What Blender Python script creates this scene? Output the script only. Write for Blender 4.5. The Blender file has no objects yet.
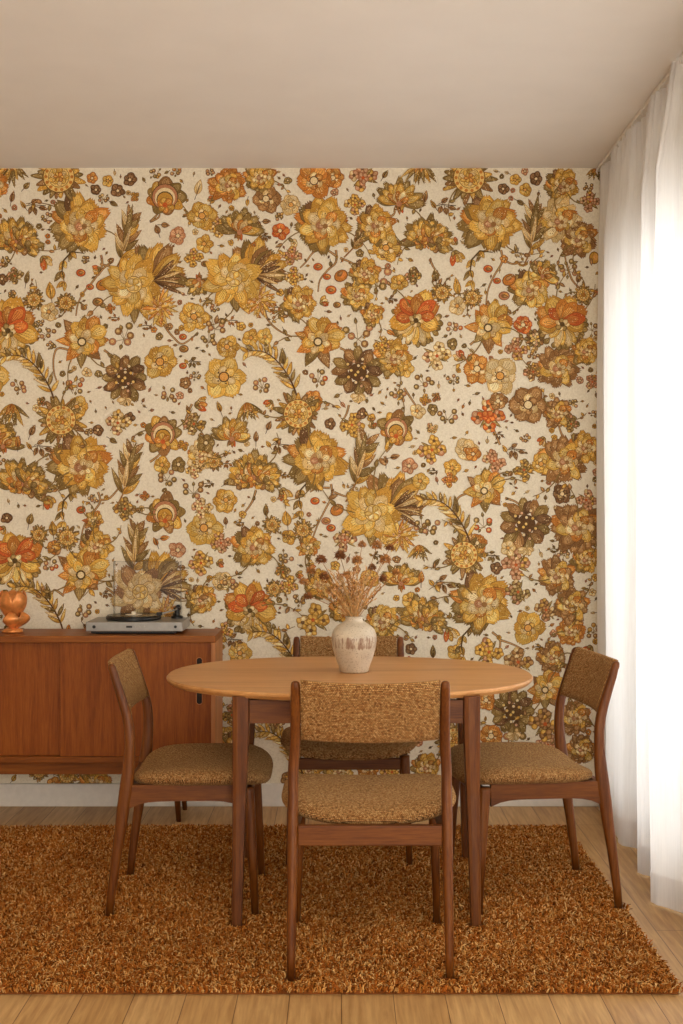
import bpy, bmesh, math, random
import numpy as np
from mathutils import Vector, Matrix, noise as mnoise
PI = math.pi
C = bpy.context.scene.collection
R = math.radians

def lin(c):
    return tuple(((v/255)/12.92 if v/255 <= 0.04045 else (((v/255)+0.055)/1.055)**2.4) for v in c) + (1.0,)

# ------------------------------------------------------------------ camera, world, lights, exposure
sc = bpy.context.scene
CAM_H = 1.318
cd = bpy.data.cameras.new('camera'); cam = bpy.data.objects.new('camera', cd); C.objects.link(cam)
cd.sensor_fit = 'HORIZONTAL'; cd.sensor_width = 36; cd.lens = 1250/683*36
cd.clip_start = 0.05; cd.clip_end = 60
cam.location = (0, 0, CAM_H); cam.rotation_euler = (R(90), 0, 0)
cd.shift_y = -0.0059
sc.camera = cam
sc.view_settings.view_transform = 'Standard'; sc.view_settings.look = 'None'
sc.view_settings.gamma = 1; sc.view_settings.use_curve_mapping = False
sc.view_settings.exposure = 1.06
sc.cycles.max_bounces = 8; sc.cycles.diffuse_bounces = 4; sc.cycles.transparent_max_bounces = 12
sc.cycles.sample_clamp_indirect = 6

WARM = (1.0, 0.83, 0.62)
w = bpy.data.worlds.new('world'); sc.world = w; w.use_nodes = True
wn = w.node_tree; bgn = wn.nodes['Background']
tcw = wn.nodes.new('ShaderNodeTexCoord'); sepw = wn.nodes.new('ShaderNodeSeparateXYZ')
rw = wn.nodes.new('ShaderNodeValToRGB')
wn.links.new(tcw.outputs['Generated'], sepw.inputs[0])
mrw = wn.nodes.new('ShaderNodeMapRange'); mrw.inputs[1].default_value = -1; mrw.inputs[2].default_value = 1
wn.links.new(sepw.outputs['X'], mrw.inputs[0]); wn.links.new(mrw.outputs[0], rw.inputs[0])
rw.color_ramp.elements[0].position = 0.3; rw.color_ramp.elements[0].color = (0.40, 0.365, 0.30, 1)
rw.color_ramp.elements[1].position = 0.62; rw.color_ramp.elements[1].color = (1.0, 0.94, 0.89, 1)
wn.links.new(rw.outputs[0], bgn.inputs[0]); bgn.inputs[1].default_value = 0.75

def area(name, loc, rot, sx, sy, power, col):
    l = bpy.data.lights.new(name, 'AREA'); l.shape = 'RECTANGLE'; l.size = sx; l.size_y = sy
    l.energy = power; l.color = col
    o = bpy.data.objects.new(name, l); C.objects.link(o); o.location = loc; o.rotation_euler = rot
    return o
# daylight outside the window
area('window_daylight', (2.3, 3.6, 1.5), (0, R(90), 0), 2.6, 3.6, 98, (1.0, 0.98, 0.945))
# the rest of the room lies open behind the camera: an added fill lamp there brightens wall and ceiling
area('room_fill', (1.0, -1.1, 1.35), (R(114), 0, R(4)), 2.2, 1.8, 64, (1.0, 0.935, 0.80))

# ------------------------------------------------------------------ helpers
def setp(o, label=None, cat=None, group=None, kind=None):
    if label: o['label'] = label
    if cat: o['category'] = cat
    if group: o['group'] = group
    if kind: o['kind'] = kind
    return o
def thing(name, label, cat, loc=(0,0,0), rz=0, group=None):
    o = bpy.data.objects.new(name, None); C.objects.link(o); o.empty_display_size = 0.1
    o.location = loc; o.rotation_euler = (0, 0, rz)
    return setp(o, label, cat, group)
def mk(name, verts, faces, mat, parent=None, smooth=False, bevel=0, seg=2, sub=0):
    me = bpy.data.meshes.new(name); me.from_pydata([tuple(v) for v in verts], [], faces); me.update()
    bm = bmesh.new(); bm.from_mesh(me); bmesh.ops.recalc_face_normals(bm, faces=bm.faces)
    if bevel:
        es = [e for e in bm.edges if len(e.link_faces) == 2 and e.calc_face_angle() > 0.6]
        bmesh.ops.bevel(bm, geom=es, offset=bevel, segments=seg, affect='EDGES', profile=0.5, clamp_overlap=True)
    bm.to_mesh(me); bm.free()
    if smooth:
        for p in me.polygons: p.use_smooth = True
    me.materials.append(mat)
    o = bpy.data.objects.new(name, me); C.objects.link(o)
    if parent: o.parent = parent
    if sub:
        m = o.modifiers.new('sub', 'SUBSURF'); m.levels = sub; m.render_levels = sub
    return o
class MB:
    def __init__(s): s.v = []; s.f = []
    def add(s, v, f):
        n = len(s.v); s.v += [tuple(p) for p in v]; s.f += [tuple(i+n for i in q) for q in f]; return s
    def box(s, x0, x1, y0, y1, z0, z1):
        return s.add([(x0,y0,z0),(x1,y0,z0),(x1,y1,z0),(x0,y1,z0),(x0,y0,z1),(x1,y0,z1),(x1,y1,z1),(x0,y1,z1)],
              [(0,3,2,1),(4,5,6,7),(0,1,5,4),(1,2,6,5),(2,3,7,6),(3,0,4,7)])
    def loft(s, rings, cap=True):
        n = len(rings[0]); v = [p for r in rings for p in r]; f = []
        for i in range(len(rings)-1):
            for j in range(n):
                k = (j+1) % n; f.append((i*n+j, i*n+k, (i+1)*n+k, (i+1)*n+j))
        if cap: f.append(tuple(range(n-1, -1, -1))); f.append(tuple(range((len(rings)-1)*n, len(rings)*n)))
        return s.add(v, f)
    def tube(s, pts, rad, n=8, cap=True):
        pts = [Vector(p) for p in pts]; rings = []
        rr = rad if isinstance(rad, (list, tuple)) else [rad]*len(pts)
        up = Vector((0.31, 0.2, 0.93)).normalized()
        for i, p in enumerate(pts):
            t = (pts[min(i+1, len(pts)-1)] - pts[max(i-1, 0)]).normalized()
            a = t.cross(up)
            if a.length < 0.05: a = t.cross(Vector((1, 0, 0)))
            a.normalize(); b = t.cross(a)
            rings.append([p + (a*math.cos(2*PI*k/n) + b*math.sin(2*PI*k/n))*rr[i] for k in range(n)])
        return s.loft(rings, cap)
    def lathe(s, prof, cx=0, cy=0, n=32, z0=0):
        return s.loft([[(cx+r*math.cos(2*PI*k/n), cy+r*math.sin(2*PI*k/n), z0+z) for k in range(n)] for r, z in prof])
    def build(s, name, mat, parent=None, **k): return mk(name, s.v, s.f, mat, parent, **k)
def ring(cx, cy, z, a, b, n=16, e=3.0):
    out = []
    for k in range(n):
        t = 2*PI*k/n; c, q = math.cos(t), math.sin(t)
        d = (abs(c)**e + abs(q)**e)**(-1/e)
        out.append((cx+a*d*c, cy+b*d*q, z))
    return out
def copy_tree(o, parent=None):
    c = o.copy(); C.objects.link(c); c.parent = parent
    for ch in list(o.children): copy_tree(ch, c)
    return c

# ------------------------------------------------------------------ materials
def base_mat(name, rough=0.6, spec=0.4):
    m = bpy.data.materials.new(name); m.use_nodes = True
    b = m.node_tree.nodes['Principled BSDF']; b.inputs['Roughness'].default_value = rough
    b.inputs['Specular IOR Level'].default_value = spec
    return m, m.node_tree, b
def N(nt, t, **k):
    n = nt.nodes.new(t)
    for a, v in k.items():
        if a.startswith('_'): setattr(n, a[1:], v)
        else: n.inputs[a].default_value = v
    return n
def ramp(nt, stops, interp='LINEAR'):
    r = nt.nodes.new('ShaderNodeValToRGB'); cr = r.color_ramp; cr.interpolation = interp
    while len(cr.elements) < len(stops): cr.elements.new(0.5)
    for e, (p, c) in zip(cr.elements, stops): e.position = p; e.color = lin(c)
    return r
def mixc(nt, mode, fac, a=None, b=None):
    n = nt.nodes.new('ShaderNodeMix'); n.data_type = 'RGBA'; n.blend_type = mode
    n.inputs[0].default_value = fac if not hasattr(fac, 'is_linked') else 0
    if hasattr(fac, 'is_linked'): nt.links.new(fac, n.inputs[0])
    for s, i in ((a, 6), (b, 7)):
        if s is None: continue
        if hasattr(s, 'is_linked'): nt.links.new(s, n.inputs[i])
        else: n.inputs[i].default_value = s
    return n
def flat(name, col, rough=0.6, spec=0.4, metal=0, var=0.06, scale=40, bump=0):
    m, nt, b = base_mat(name, rough, spec); b.inputs['Metallic'].default_value = metal
    tc = N(nt, 'ShaderNodeTexCoord'); ns = N(nt, 'ShaderNodeTexNoise', Scale=scale, Detail=4)
    nt.links.new(tc.outputs['Object'], ns.inputs['Vector'])
    lo = tuple(max(0, c*(1-var)) for c in col); hi = tuple(min(255, c*(1+var)) for c in col)
    r = ramp(nt, [(0.3, lo), (0.7, hi)]); nt.links.new(ns.outputs[0], r.inputs[0]); nt.links.new(r.outputs[0], b.inputs['Base Color'])
    if bump:
        bp = N(nt, 'ShaderNodeBump', Strength=bump, Distance=0.002); nt.links.new(ns.outputs[0], bp.inputs['Height']); nt.links.new(bp.outputs[0], b.inputs['Normal'])
    return m
def wood(name, cols, axis='Z', sc_=1.0, rough=0.42, spec=0.4, cath=0.5):
    m, nt, b = base_mat(name, rough, spec)
    tc = N(nt, 'ShaderNodeTexCoord'); mp = N(nt, 'ShaderNodeMapping')
    s = {'X': (0.9, 14, 14), 'Y': (14, 0.9, 14), 'Z': (14, 14, 0.9)}[axis]
    mp.inputs['Scale'].default_value = [v*sc_ for v in s]
    nt.links.new(tc.outputs['Object'], mp.inputs[0])
    n1 = N(nt, 'ShaderNodeTexNoise', Scale=1.0, Detail=3, Distortion=cath); nt.links.new(mp.outputs[0], n1.inputs['Vector'])
    mu = N(nt, 'ShaderNodeMath', _operation='MULTIPLY'); mu.inputs[1].default_value = 6.0; nt.links.new(n1.outputs[0], mu.inputs[0])
    fr = N(nt, 'ShaderNodeMath', _operation='PINGPONG'); fr.inputs[1].default_value = 1.0; nt.links.new(mu.outputs[0], fr.inputs[0])
    mp2 = N(nt, 'ShaderNodeMapping'); mp2.inputs['Scale'].default_value = [v*sc_*9 for v in s]; nt.links.new(tc.outputs['Object'], mp2.inputs[0])
    n2 = N(nt, 'ShaderNodeTexNoise', Scale=1.0, Detail=4, Roughness=0.65); nt.links.new(mp2.outputs[0], n2.inputs['Vector'])
    ad = N(nt, 'ShaderNodeMath', _operation='MULTIPLY_ADD'); ad.inputs[1].default_value = 0.26
    nt.links.new(fr.outputs[0], ad.inputs[0])
    h = N(nt, 'ShaderNodeMath', _operation='MULTIPLY'); h.inputs[1].default_value = 0.78; nt.links.new(n2.outputs[0], h.inputs[0]); nt.links.new(h.outputs[0], ad.inputs[2])
    r = ramp(nt, [(0.15, cols[0]), (0.5, cols[1]), (0.85, cols[2])]); nt.links.new(ad.outputs[0], r.inputs[0])
    nt.links.new(r.outputs[0], b.inputs['Base Color'])
    bp = N(nt, 'ShaderNodeBump', Strength=0.12, Distance=0.001); nt.links.new(n2.outputs[0], bp.inputs['Height']); nt.links.new(bp.outputs[0], b.inputs['Normal'])
    return m
def tweed(name, dark, mid, light):
    m, nt, b = base_mat(name, 0.95, 0.12)
    tc = N(nt, 'ShaderNodeTexCoord'); sp = N(nt, 'ShaderNodeSeparateXYZ'); nt.links.new(tc.outputs['Object'], sp.inputs[0])
    def mth(op, a, bb=None, val=None):
        n = N(nt, 'ShaderNodeMath', _operation=op)
        nt.links.new(a, n.inputs[0])
        if bb is not None: nt.links.new(bb, n.inputs[1])
        if val is not None: n.inputs[1].default_value = val
        return n.outputs[0]
    wa = N(nt, 'ShaderNodeAttribute', _attribute_name='weave'); ws = N(nt, 'ShaderNodeSeparateXYZ'); nt.links.new(wa.outputs['Vector'], ws.inputs[0])
    nz = N(nt, 'ShaderNodeTexNoise', Scale=110, Detail=2); nt.links.new(tc.outputs['Object'], nz.inputs['Vector'])
    off = mth('MULTIPLY', mth('SUBTRACT', nz.outputs[0], val=0.5), val=0.0022)
    cb = N(nt, 'ShaderNodeCombineXYZ'); nt.links.new(mth('ADD', ws.outputs['X'], off), cb.inputs[0]); nt.links.new(mth('ADD', ws.outputs['Y'], off), cb.inputs[1])
    br = N(nt, 'ShaderNodeTexBrick', **{'Scale': 1.0, 'Mortar Size': 0.0008, 'Brick Width': 0.0064, 'Row Height': 0.0043, 'Mortar Smooth': 0.6, 'Bias': -0.1})
    br.inputs['Color1'].default_value = lin(light); br.inputs['Color2'].default_value = lin(mid); br.inputs['Mortar'].default_value = lin(dark)
    nt.links.new(cb.outputs[0], br.inputs['Vector'])
    nf = N(nt, 'ShaderNodeTexNoise', Scale=190, Detail=3, Roughness=0.75); nt.links.new(tc.outputs['Object'], nf.inputs['Vector'])
    rr = ramp(nt, [(0.34, (120, 96, 70)), (0.52, (225, 215, 200)), (0.68, (255, 255, 255))]); nt.links.new(nf.outputs[0], rr.inputs[0])
    mx = mixc(nt, 'MULTIPLY', 1.0, br.outputs[0], rr.outputs[0])
    nt.links.new(mx.outputs[2], b.inputs['Base Color'])
    h = mth('SUBTRACT', nf.outputs[0], br.outputs[1])
    bp = N(nt, 'ShaderNodeBump', Strength=0.8, Distance=0.0025); nt.links.new(h, bp.inputs['Height']); nt.links.new(bp.outputs[0], b.inputs['Normal'])
    b.inputs['Sheen Weight'].default_value = 0.25; b.inputs['Sheen Roughness'].default_value = 0.5
    b.inputs['Sheen Tint'].default_value = lin((240, 200, 140))
    return m
M = {}
M['teak'] = wood('teak', [(60, 26, 6), (98, 51, 14), (128, 74, 24)], 'Z', 1.6, 0.42, 0.28)
M['teak_x'] = wood('teak_cross', [(60, 26, 6), (98, 51, 14), (128, 74, 24)], 'X', 1.6, 0.42, 0.28)
M['teak_y'] = wood('teak_side', [(60, 26, 6), (98, 51, 14), (128, 74, 24)], 'Y', 1.6, 0.42, 0.28)
M['top'] = wood('table_top_lit_teak', [(166, 108, 56), (196, 138, 80), (216, 162, 104)], 'X', 0.55, 0.36, 0.45, 0.3)  # paler than the leg teak: light and sheen on the top put into the colour
M['cab'] = wood('cabinet_teak', [(106, 46, 8), (138, 70, 16), (160, 90, 26)], 'Z', 2.2, 0.42, 0.28, 0.7)
M['cab_x'] = wood('cabinet_teak_cross', [(100, 48, 12), (136, 74, 22), (160, 96, 36)], 'X', 0.8, 0.42, 0.28)
M['cab_side'] = wood('cabinet_side', [(150, 88, 46), (176, 112, 64), (192, 130, 80)], 'Z', 0.8, 0.45)
M['tweed'] = tweed('ochre_tweed', (88, 50, 24), (186, 126, 70), (238, 194, 134))
M['white'] = flat('white_paint', (226, 220, 212), 0.5, var=0.02)
M['ceil'] = flat('ceiling_paint', (236, 232, 228), 0.9, 0.1, var=0.012, scale=3)
M['plaster'] = flat('plain_plaster', (222, 210, 192), 0.9, 0.1, var=0.02, scale=8)
M['silver'] = flat('brushed_silver', (158, 156, 152), 0.38, metal=0.55, var=0.04)
M['black'] = flat('black_plastic', (22, 20, 20), 0.35, var=0.1)
M['vinyl'] = flat('vinyl', (20, 18, 18), 0.25, 0.5, var=0.1, scale=90)
M['darkslot'] = flat('dark_slot', (28, 14, 8), 0.7, var=0.1)
M['copper'] = flat('polished_copper', (216, 138, 74), 0.3, metal=0.3, var=0.18, scale=25)
M['cream'] = flat('cream_label', (225, 215, 195), 0.6, var=0.03)
def clear(name, tint, alpha, rough=0.05):
    m = bpy.data.materials.new(name); m.use_nodes = True; nt = m.node_tree; nt.nodes.clear()
    out = N(nt, 'ShaderNodeOutputMaterial'); tr = N(nt, 'ShaderNodeBsdfTransparent'); gl = N(nt, 'ShaderNodeBsdfGlossy', Roughness=rough)
    tr.inputs[0].default_value = tint; fr = N(nt, 'ShaderNodeFresnel', IOR=1.45 if alpha == 0 else 1.18); mx = N(nt, 'ShaderNodeMixShader')
    ad = N(nt, 'ShaderNodeMath', _operation='ADD'); ad.inputs[1].default_value = alpha
    nt.links.new(fr.outputs[0], ad.inputs[0]); nt.links.new(ad.outputs[0], mx.inputs[0])
    nt.links.new(tr.outputs[0], mx.inputs[1]); nt.links.new(gl.outputs[0], mx.inputs[2]); nt.links.new(mx.outputs[0], out.inputs[0])
    return m
M['glass'] = clear('window_glass', (0.96, 0.98, 0.97, 1), 0.0)
M['acrylic'] = clear('clear_acrylic', (0.985, 0.98, 0.975, 1), 0.008, 0.08)
def sheer():
    m = bpy.data.materials.new('sheer_voile'); m.use_nodes = True; nt = m.node_tree; nt.nodes.clear()
    out = N(nt, 'ShaderNodeOutputMaterial'); tr = N(nt, 'ShaderNodeBsdfTransparent'); tl = N(nt, 'ShaderNodeBsdfTranslucent'); df = N(nt, 'ShaderNodeBsdfDiffuse')
    tl.inputs[0].default_value = lin((250, 248, 251)); df.inputs[0].default_value = lin((240, 237, 234)); tr.inputs[0].default_value = (1, 1, 1, 1)
    tc = N(nt, 'ShaderNodeTexCoord'); mp = N(nt, 'ShaderNodeMapping'); mp.inputs['Scale'].default_value = (1, 1, 0.05)
    ns = N(nt, 'ShaderNodeTexNoise', Scale=160, Detail=2); nt.links.new(tc.outputs['Object'], mp.inputs[0]); nt.links.new(mp.outputs[0], ns.inputs['Vector'])
    mr = N(nt, 'ShaderNodeMapRange'); mr.inputs[3].default_value = 0.03; mr.inputs[4].default_value = 0.18; nt.links.new(ns.outputs[0], mr.inputs[0])
    a = N(nt, 'ShaderNodeMixShader'); a.inputs[0].default_value = 0.35
    nt.links.new(df.outputs[0], a.inputs[1]); nt.links.new(tl.outputs[0], a.inputs[2])
    mx = N(nt, 'ShaderNodeMixShader'); nt.links.new(mr.outputs[0], mx.inputs[0]); nt.links.new(a.outputs[0], mx.inputs[1]); nt.links.new(tr.outputs[0], mx.inputs[2])
    nt.links.new(mx.outputs[0], out.inputs[0]); return m
M['sheer'] = sheer()
def vcol(name, rough=0.85, spec=0.15, printy=False):
    m, nt, b = base_mat(name, rough, spec)
    at = N(nt, 'ShaderNodeVertexColor', _layer_name='Col')
    src = at.outputs[0]
    if printy:
        tc = N(nt, 'ShaderNodeTexCoord')
        n1 = N(nt, 'ShaderNodeTexNoise', Scale=150, Detail=3, Roughness=0.7); nt.links.new(tc.outputs['Object'], n1.inputs['Vector'])
        r = ramp(nt, [(0.3, (232, 228, 222)), (0.6, (255, 255, 255))]); nt.links.new(n1.outputs[0], r.inputs[0])
        mx = mixc(nt, 'MULTIPLY', 0.85, src, r.outputs[0])
        bw = N(nt, 'ShaderNodeSeparateXYZ'); nt.links.new(src, bw.inputs[0])
        mk_ = N(nt, 'ShaderNodeMapRange'); mk_.inputs[1].default_value = 0.58; mk_.inputs[2].default_value = 0.40; nt.links.new(bw.outputs[2], mk_.inputs[0])
        n2 = N(nt, 'ShaderNodeTexNoise', Scale=240, Detail=4, Roughness=0.8); nt.links.new(tc.outputs['Object'], n2.inputs['Vector'])
        r2 = ramp(nt, [(0.36, (200, 176, 146)), (0.5, (252, 247, 240)), (0.64, (255, 255, 255))]); nt.links.new(n2.outputs[0], r2.inputs[0])
        mx2 = mixc(nt, 'MULTIPLY', mk_.outputs[0], mx.outputs[2], r2.outputs[0])
        r3 = ramp(nt, [(0.56, (0, 0, 0)), (0.7, (70, 58, 40))]); nt.links.new(n2.outputs[0], r3.inputs[0])
        mx3 = mixc(nt, 'ADD', mk_.outputs[0], mx2.outputs[2], r3.outputs[0]); src = mx3.outputs[2]
        bp = N(nt, 'ShaderNodeBump', Strength=0.15, Distance=0.001); nt.links.new(n1.outputs[0], bp.inputs['Height']); nt.links.new(bp.outputs[0], b.inputs['Normal'])
    nt.links.new(src, b.inputs['Base Color'])
    return m
M['paper'] = vcol('floral_wallpaper', 0.9, 0.1, True)
M['yarn'] = vcol('rug_yarn', 1.0, 0.05)
def floor_mat():
    m, nt, b = base_mat('oak_planks', 0.42, 0.35)
    tc = N(nt, 'ShaderNodeTexCoord'); mp = N(nt, 'ShaderNodeMapping'); mp.inputs['Rotation'].default_value = (0, 0, R(90)); nt.links.new(tc.outputs['Object'], mp.inputs[0])
    br = N(nt, 'ShaderNodeTexBrick', **{'Scale': 1.0, 'Mortar Size': 0.0012, 'Brick Width': 1.3, 'Row Height': 0.14, 'Mortar Smooth': 0.2})
    br.offset = 0.37; br.inputs['Color1'].default_value = lin((216, 177, 122)); br.inputs['Color2'].default_value = lin((202, 160, 104)); br.inputs['Mortar'].default_value = lin((110, 78, 48))
    nt.links.new(mp.outputs[0], br.inputs['Vector'])
    mp2 = N(nt, 'ShaderNodeMapping'); mp2.inputs['Scale'].default_value = (45, 3, 1); nt.links.new(tc.outputs['Object'], mp2.inputs[0])
    ns = N(nt, 'ShaderNodeTexNoise', Scale=1.5, Detail=5, Roughness=0.6, Distortion=0.4); nt.links.new(mp2.outputs[0], ns.inputs['Vector'])
    r = ramp(nt, [(0.3, (208, 196, 184)), (0.7, (255, 255, 255))]); nt.links.new(ns.outputs[0], r.inputs[0])
    mx = mixc(nt, 'MULTIPLY', 1.0, br.outputs[0], r.outputs[0]); nt.links.new(mx.outputs[2], b.inputs['Base Color'])
    bp = N(nt, 'ShaderNodeBump', Strength=0.1, Distance=0.001); nt.links.new(ns.outputs[0], bp.inputs['Height']); nt.links.new(bp.outputs[0], b.inputs['Normal'])
    return m
M['floor'] = floor_mat()
def vase_mat():
    m, nt, b = base_mat('speckled_stoneware', 0.35, 0.45)
    tc = N(nt, 'ShaderNodeTexCoord'); sp = N(nt, 'ShaderNodeSeparateXYZ'); nt.links.new(tc.outputs['Object'], sp.inputs[0])
    def mth(op, a, bb=None, val=None):
        n = N(nt, 'ShaderNodeMath', _operation=op); nt.links.new(a, n.inputs[0])
        if bb is not None: nt.links.new(bb, n.inputs[1])
        if val is not None: n.inputs[1].default_value = val
        return n.outputs[0]
    ns = N(nt, 'ShaderNodeTexNoise', Scale=14, Detail=3); nt.links.new(tc.outputs['Object'], ns.inputs['Vector'])
    r = ramp(nt, [(0.3, (188, 171, 148)), (0.7, (220, 206, 184))]); nt.links.new(ns.outputs[0], r.inputs[0])
    fs = N(nt, 'ShaderNodeTexNoise', Scale=260, Detail=2); nt.links.new(tc.outputs['Object'], fs.inputs['Vector'])
    r2 = ramp(nt, [(0.30, (140, 110, 84)), (0.40, (255, 255, 255))]); nt.links.new(fs.outputs[0], r2.inputs[0])
    mx = mixc(nt, 'MULTIPLY', 0.8, r.outputs[0], r2.outputs[0])
    # brushed brown dabs round the shoulder
    mp = N(nt, 'ShaderNodeMapping'); mp.inputs['Scale'].default_value = (85, 85, 14); mp.inputs['Location'].default_value = (3.3, 1.7, 0.4); nt.links.new(tc.outputs['Object'], mp.inputs[0])
    nb = N(nt, 'ShaderNodeTexNoise', Scale=1.0, Detail=2, Roughness=0.6); nt.links.new(mp.outputs[0], nb.inputs['Vector'])
    dz = mth('ABSOLUTE', mth('SUBTRACT', sp.outputs['Z'], val=0.106)); band = mth('MULTIPLY', mth('SUBTRACT', dz, val=0.016), val=22.0)
    band = mth('MAXIMUM', band, val=0.0)
    v = mth('SUBTRACT', nb.outputs[0], band)
    rb = ramp(nt, [(0.46, (0, 0, 0)), (0.56, (255, 255, 255))]); nt.links.new(v, rb.inputs[0])
    fm = mth('MULTIPLY', rb.outputs[0], val=0.75)
    m2 = mixc(nt, 'MIX', fm, mx.outputs[2], lin((132, 88, 64))); nt.links.new(m2.outputs[2], b.inputs['Base Color'])
    return m
M['vase'] = vase_mat()
M['dry_stem'] = flat('dry_stem', (166, 120, 70), 0.8, var=0.2, scale=30)
M['dry_head'] = flat('dry_head', (176, 124, 70), 0.9, var=0.35, scale=120)
M['dry_dark'] = flat('dry_head_dark', (134, 84, 46), 0.9, var=0.3, scale=120)
M['dry_pale'] = flat('dry_grass', (196, 154, 100), 0.9, var=0.25, scale=60)

# ------------------------------------------------------------------ room shell
WY = 5.53; CZ = 2.822; RX = 1.34; LX = -2.6; FY = -1.2
def struct(name, mb, mat, parent=None, **k):
    o = mb.build(name, mat, parent, **k)
    if parent is None: o['kind'] = 'structure'
    return o
struct('floor', MB().box(LX-0.1, RX+0.2, FY, WY+0.1, -0.08, 0), M['floor'])
struct('ceiling', MB().box(LX-0.1, RX+0.2, FY, WY+0.1, CZ, CZ+0.1), M['ceil'])
struct('wall_left', MB().box(LX-0.1, LX, FY, WY, 0, CZ), M['plaster'])
WY0, WY1, WZ0, WZ1 = 2.0, 5.2, 0.16, 2.36
struct('wall_right', MB().box(RX, RX+0.14, WY1, WY, 0, CZ).box(RX, RX+0.14, FY, WY0, 0, CZ)
       .box(RX, RX+0.14, WY0, WY1, 0, WZ0).box(RX, RX+0.14, WY0, WY1, WZ1, CZ), M['plaster'])
struct('baseboard_back', MB().box(LX, RX, WY-0.014, WY, 0, 0.1), M['white'], bevel=0.003)
struct('baseboard_right', MB().box(RX-0.014, RX, FY, WY-0.014, 0, 0.1), M['white'], bevel=0.003)
win = bpy.data.objects.new('window_1', None); C.objects.link(win); win.location = (RX+0.07, (WY0+WY1)/2, WZ0); win['kind'] = 'structure'
def inwin(mb, name, mat, **k):
    o = mb.build(name, mat, None, **k); o.parent = win; o.location = tuple(-c for c in win.location); return o
fx0, fx1 = RX+0.05, RX+0.10
fm = MB().box(fx0, fx1, WY0, WY1, WZ0, WZ0+.06).box(fx0, fx1, WY0, WY1, WZ1-.06, WZ1)
for yy in (WY0, WY0+1.47, WY1-.06): fm.box(fx0, fx1, yy, yy+.06, WZ0+.06, WZ1-.06)
inwin(fm, 'window_frame', M['white'])
inwin(MB().box(RX-.03, RX+.05, WY0, WY1, WZ0-.025, WZ0), 'window_sill', M['white'])
for a, b_ in ((WY0+.06, WY0+1.47), (WY0+1.53, WY1-.06)):
    inwin(MB().box(RX+.072, RX+.078, a, b_, WZ0+.06, WZ1-.06), 'window_pane', M['glass'])
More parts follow.
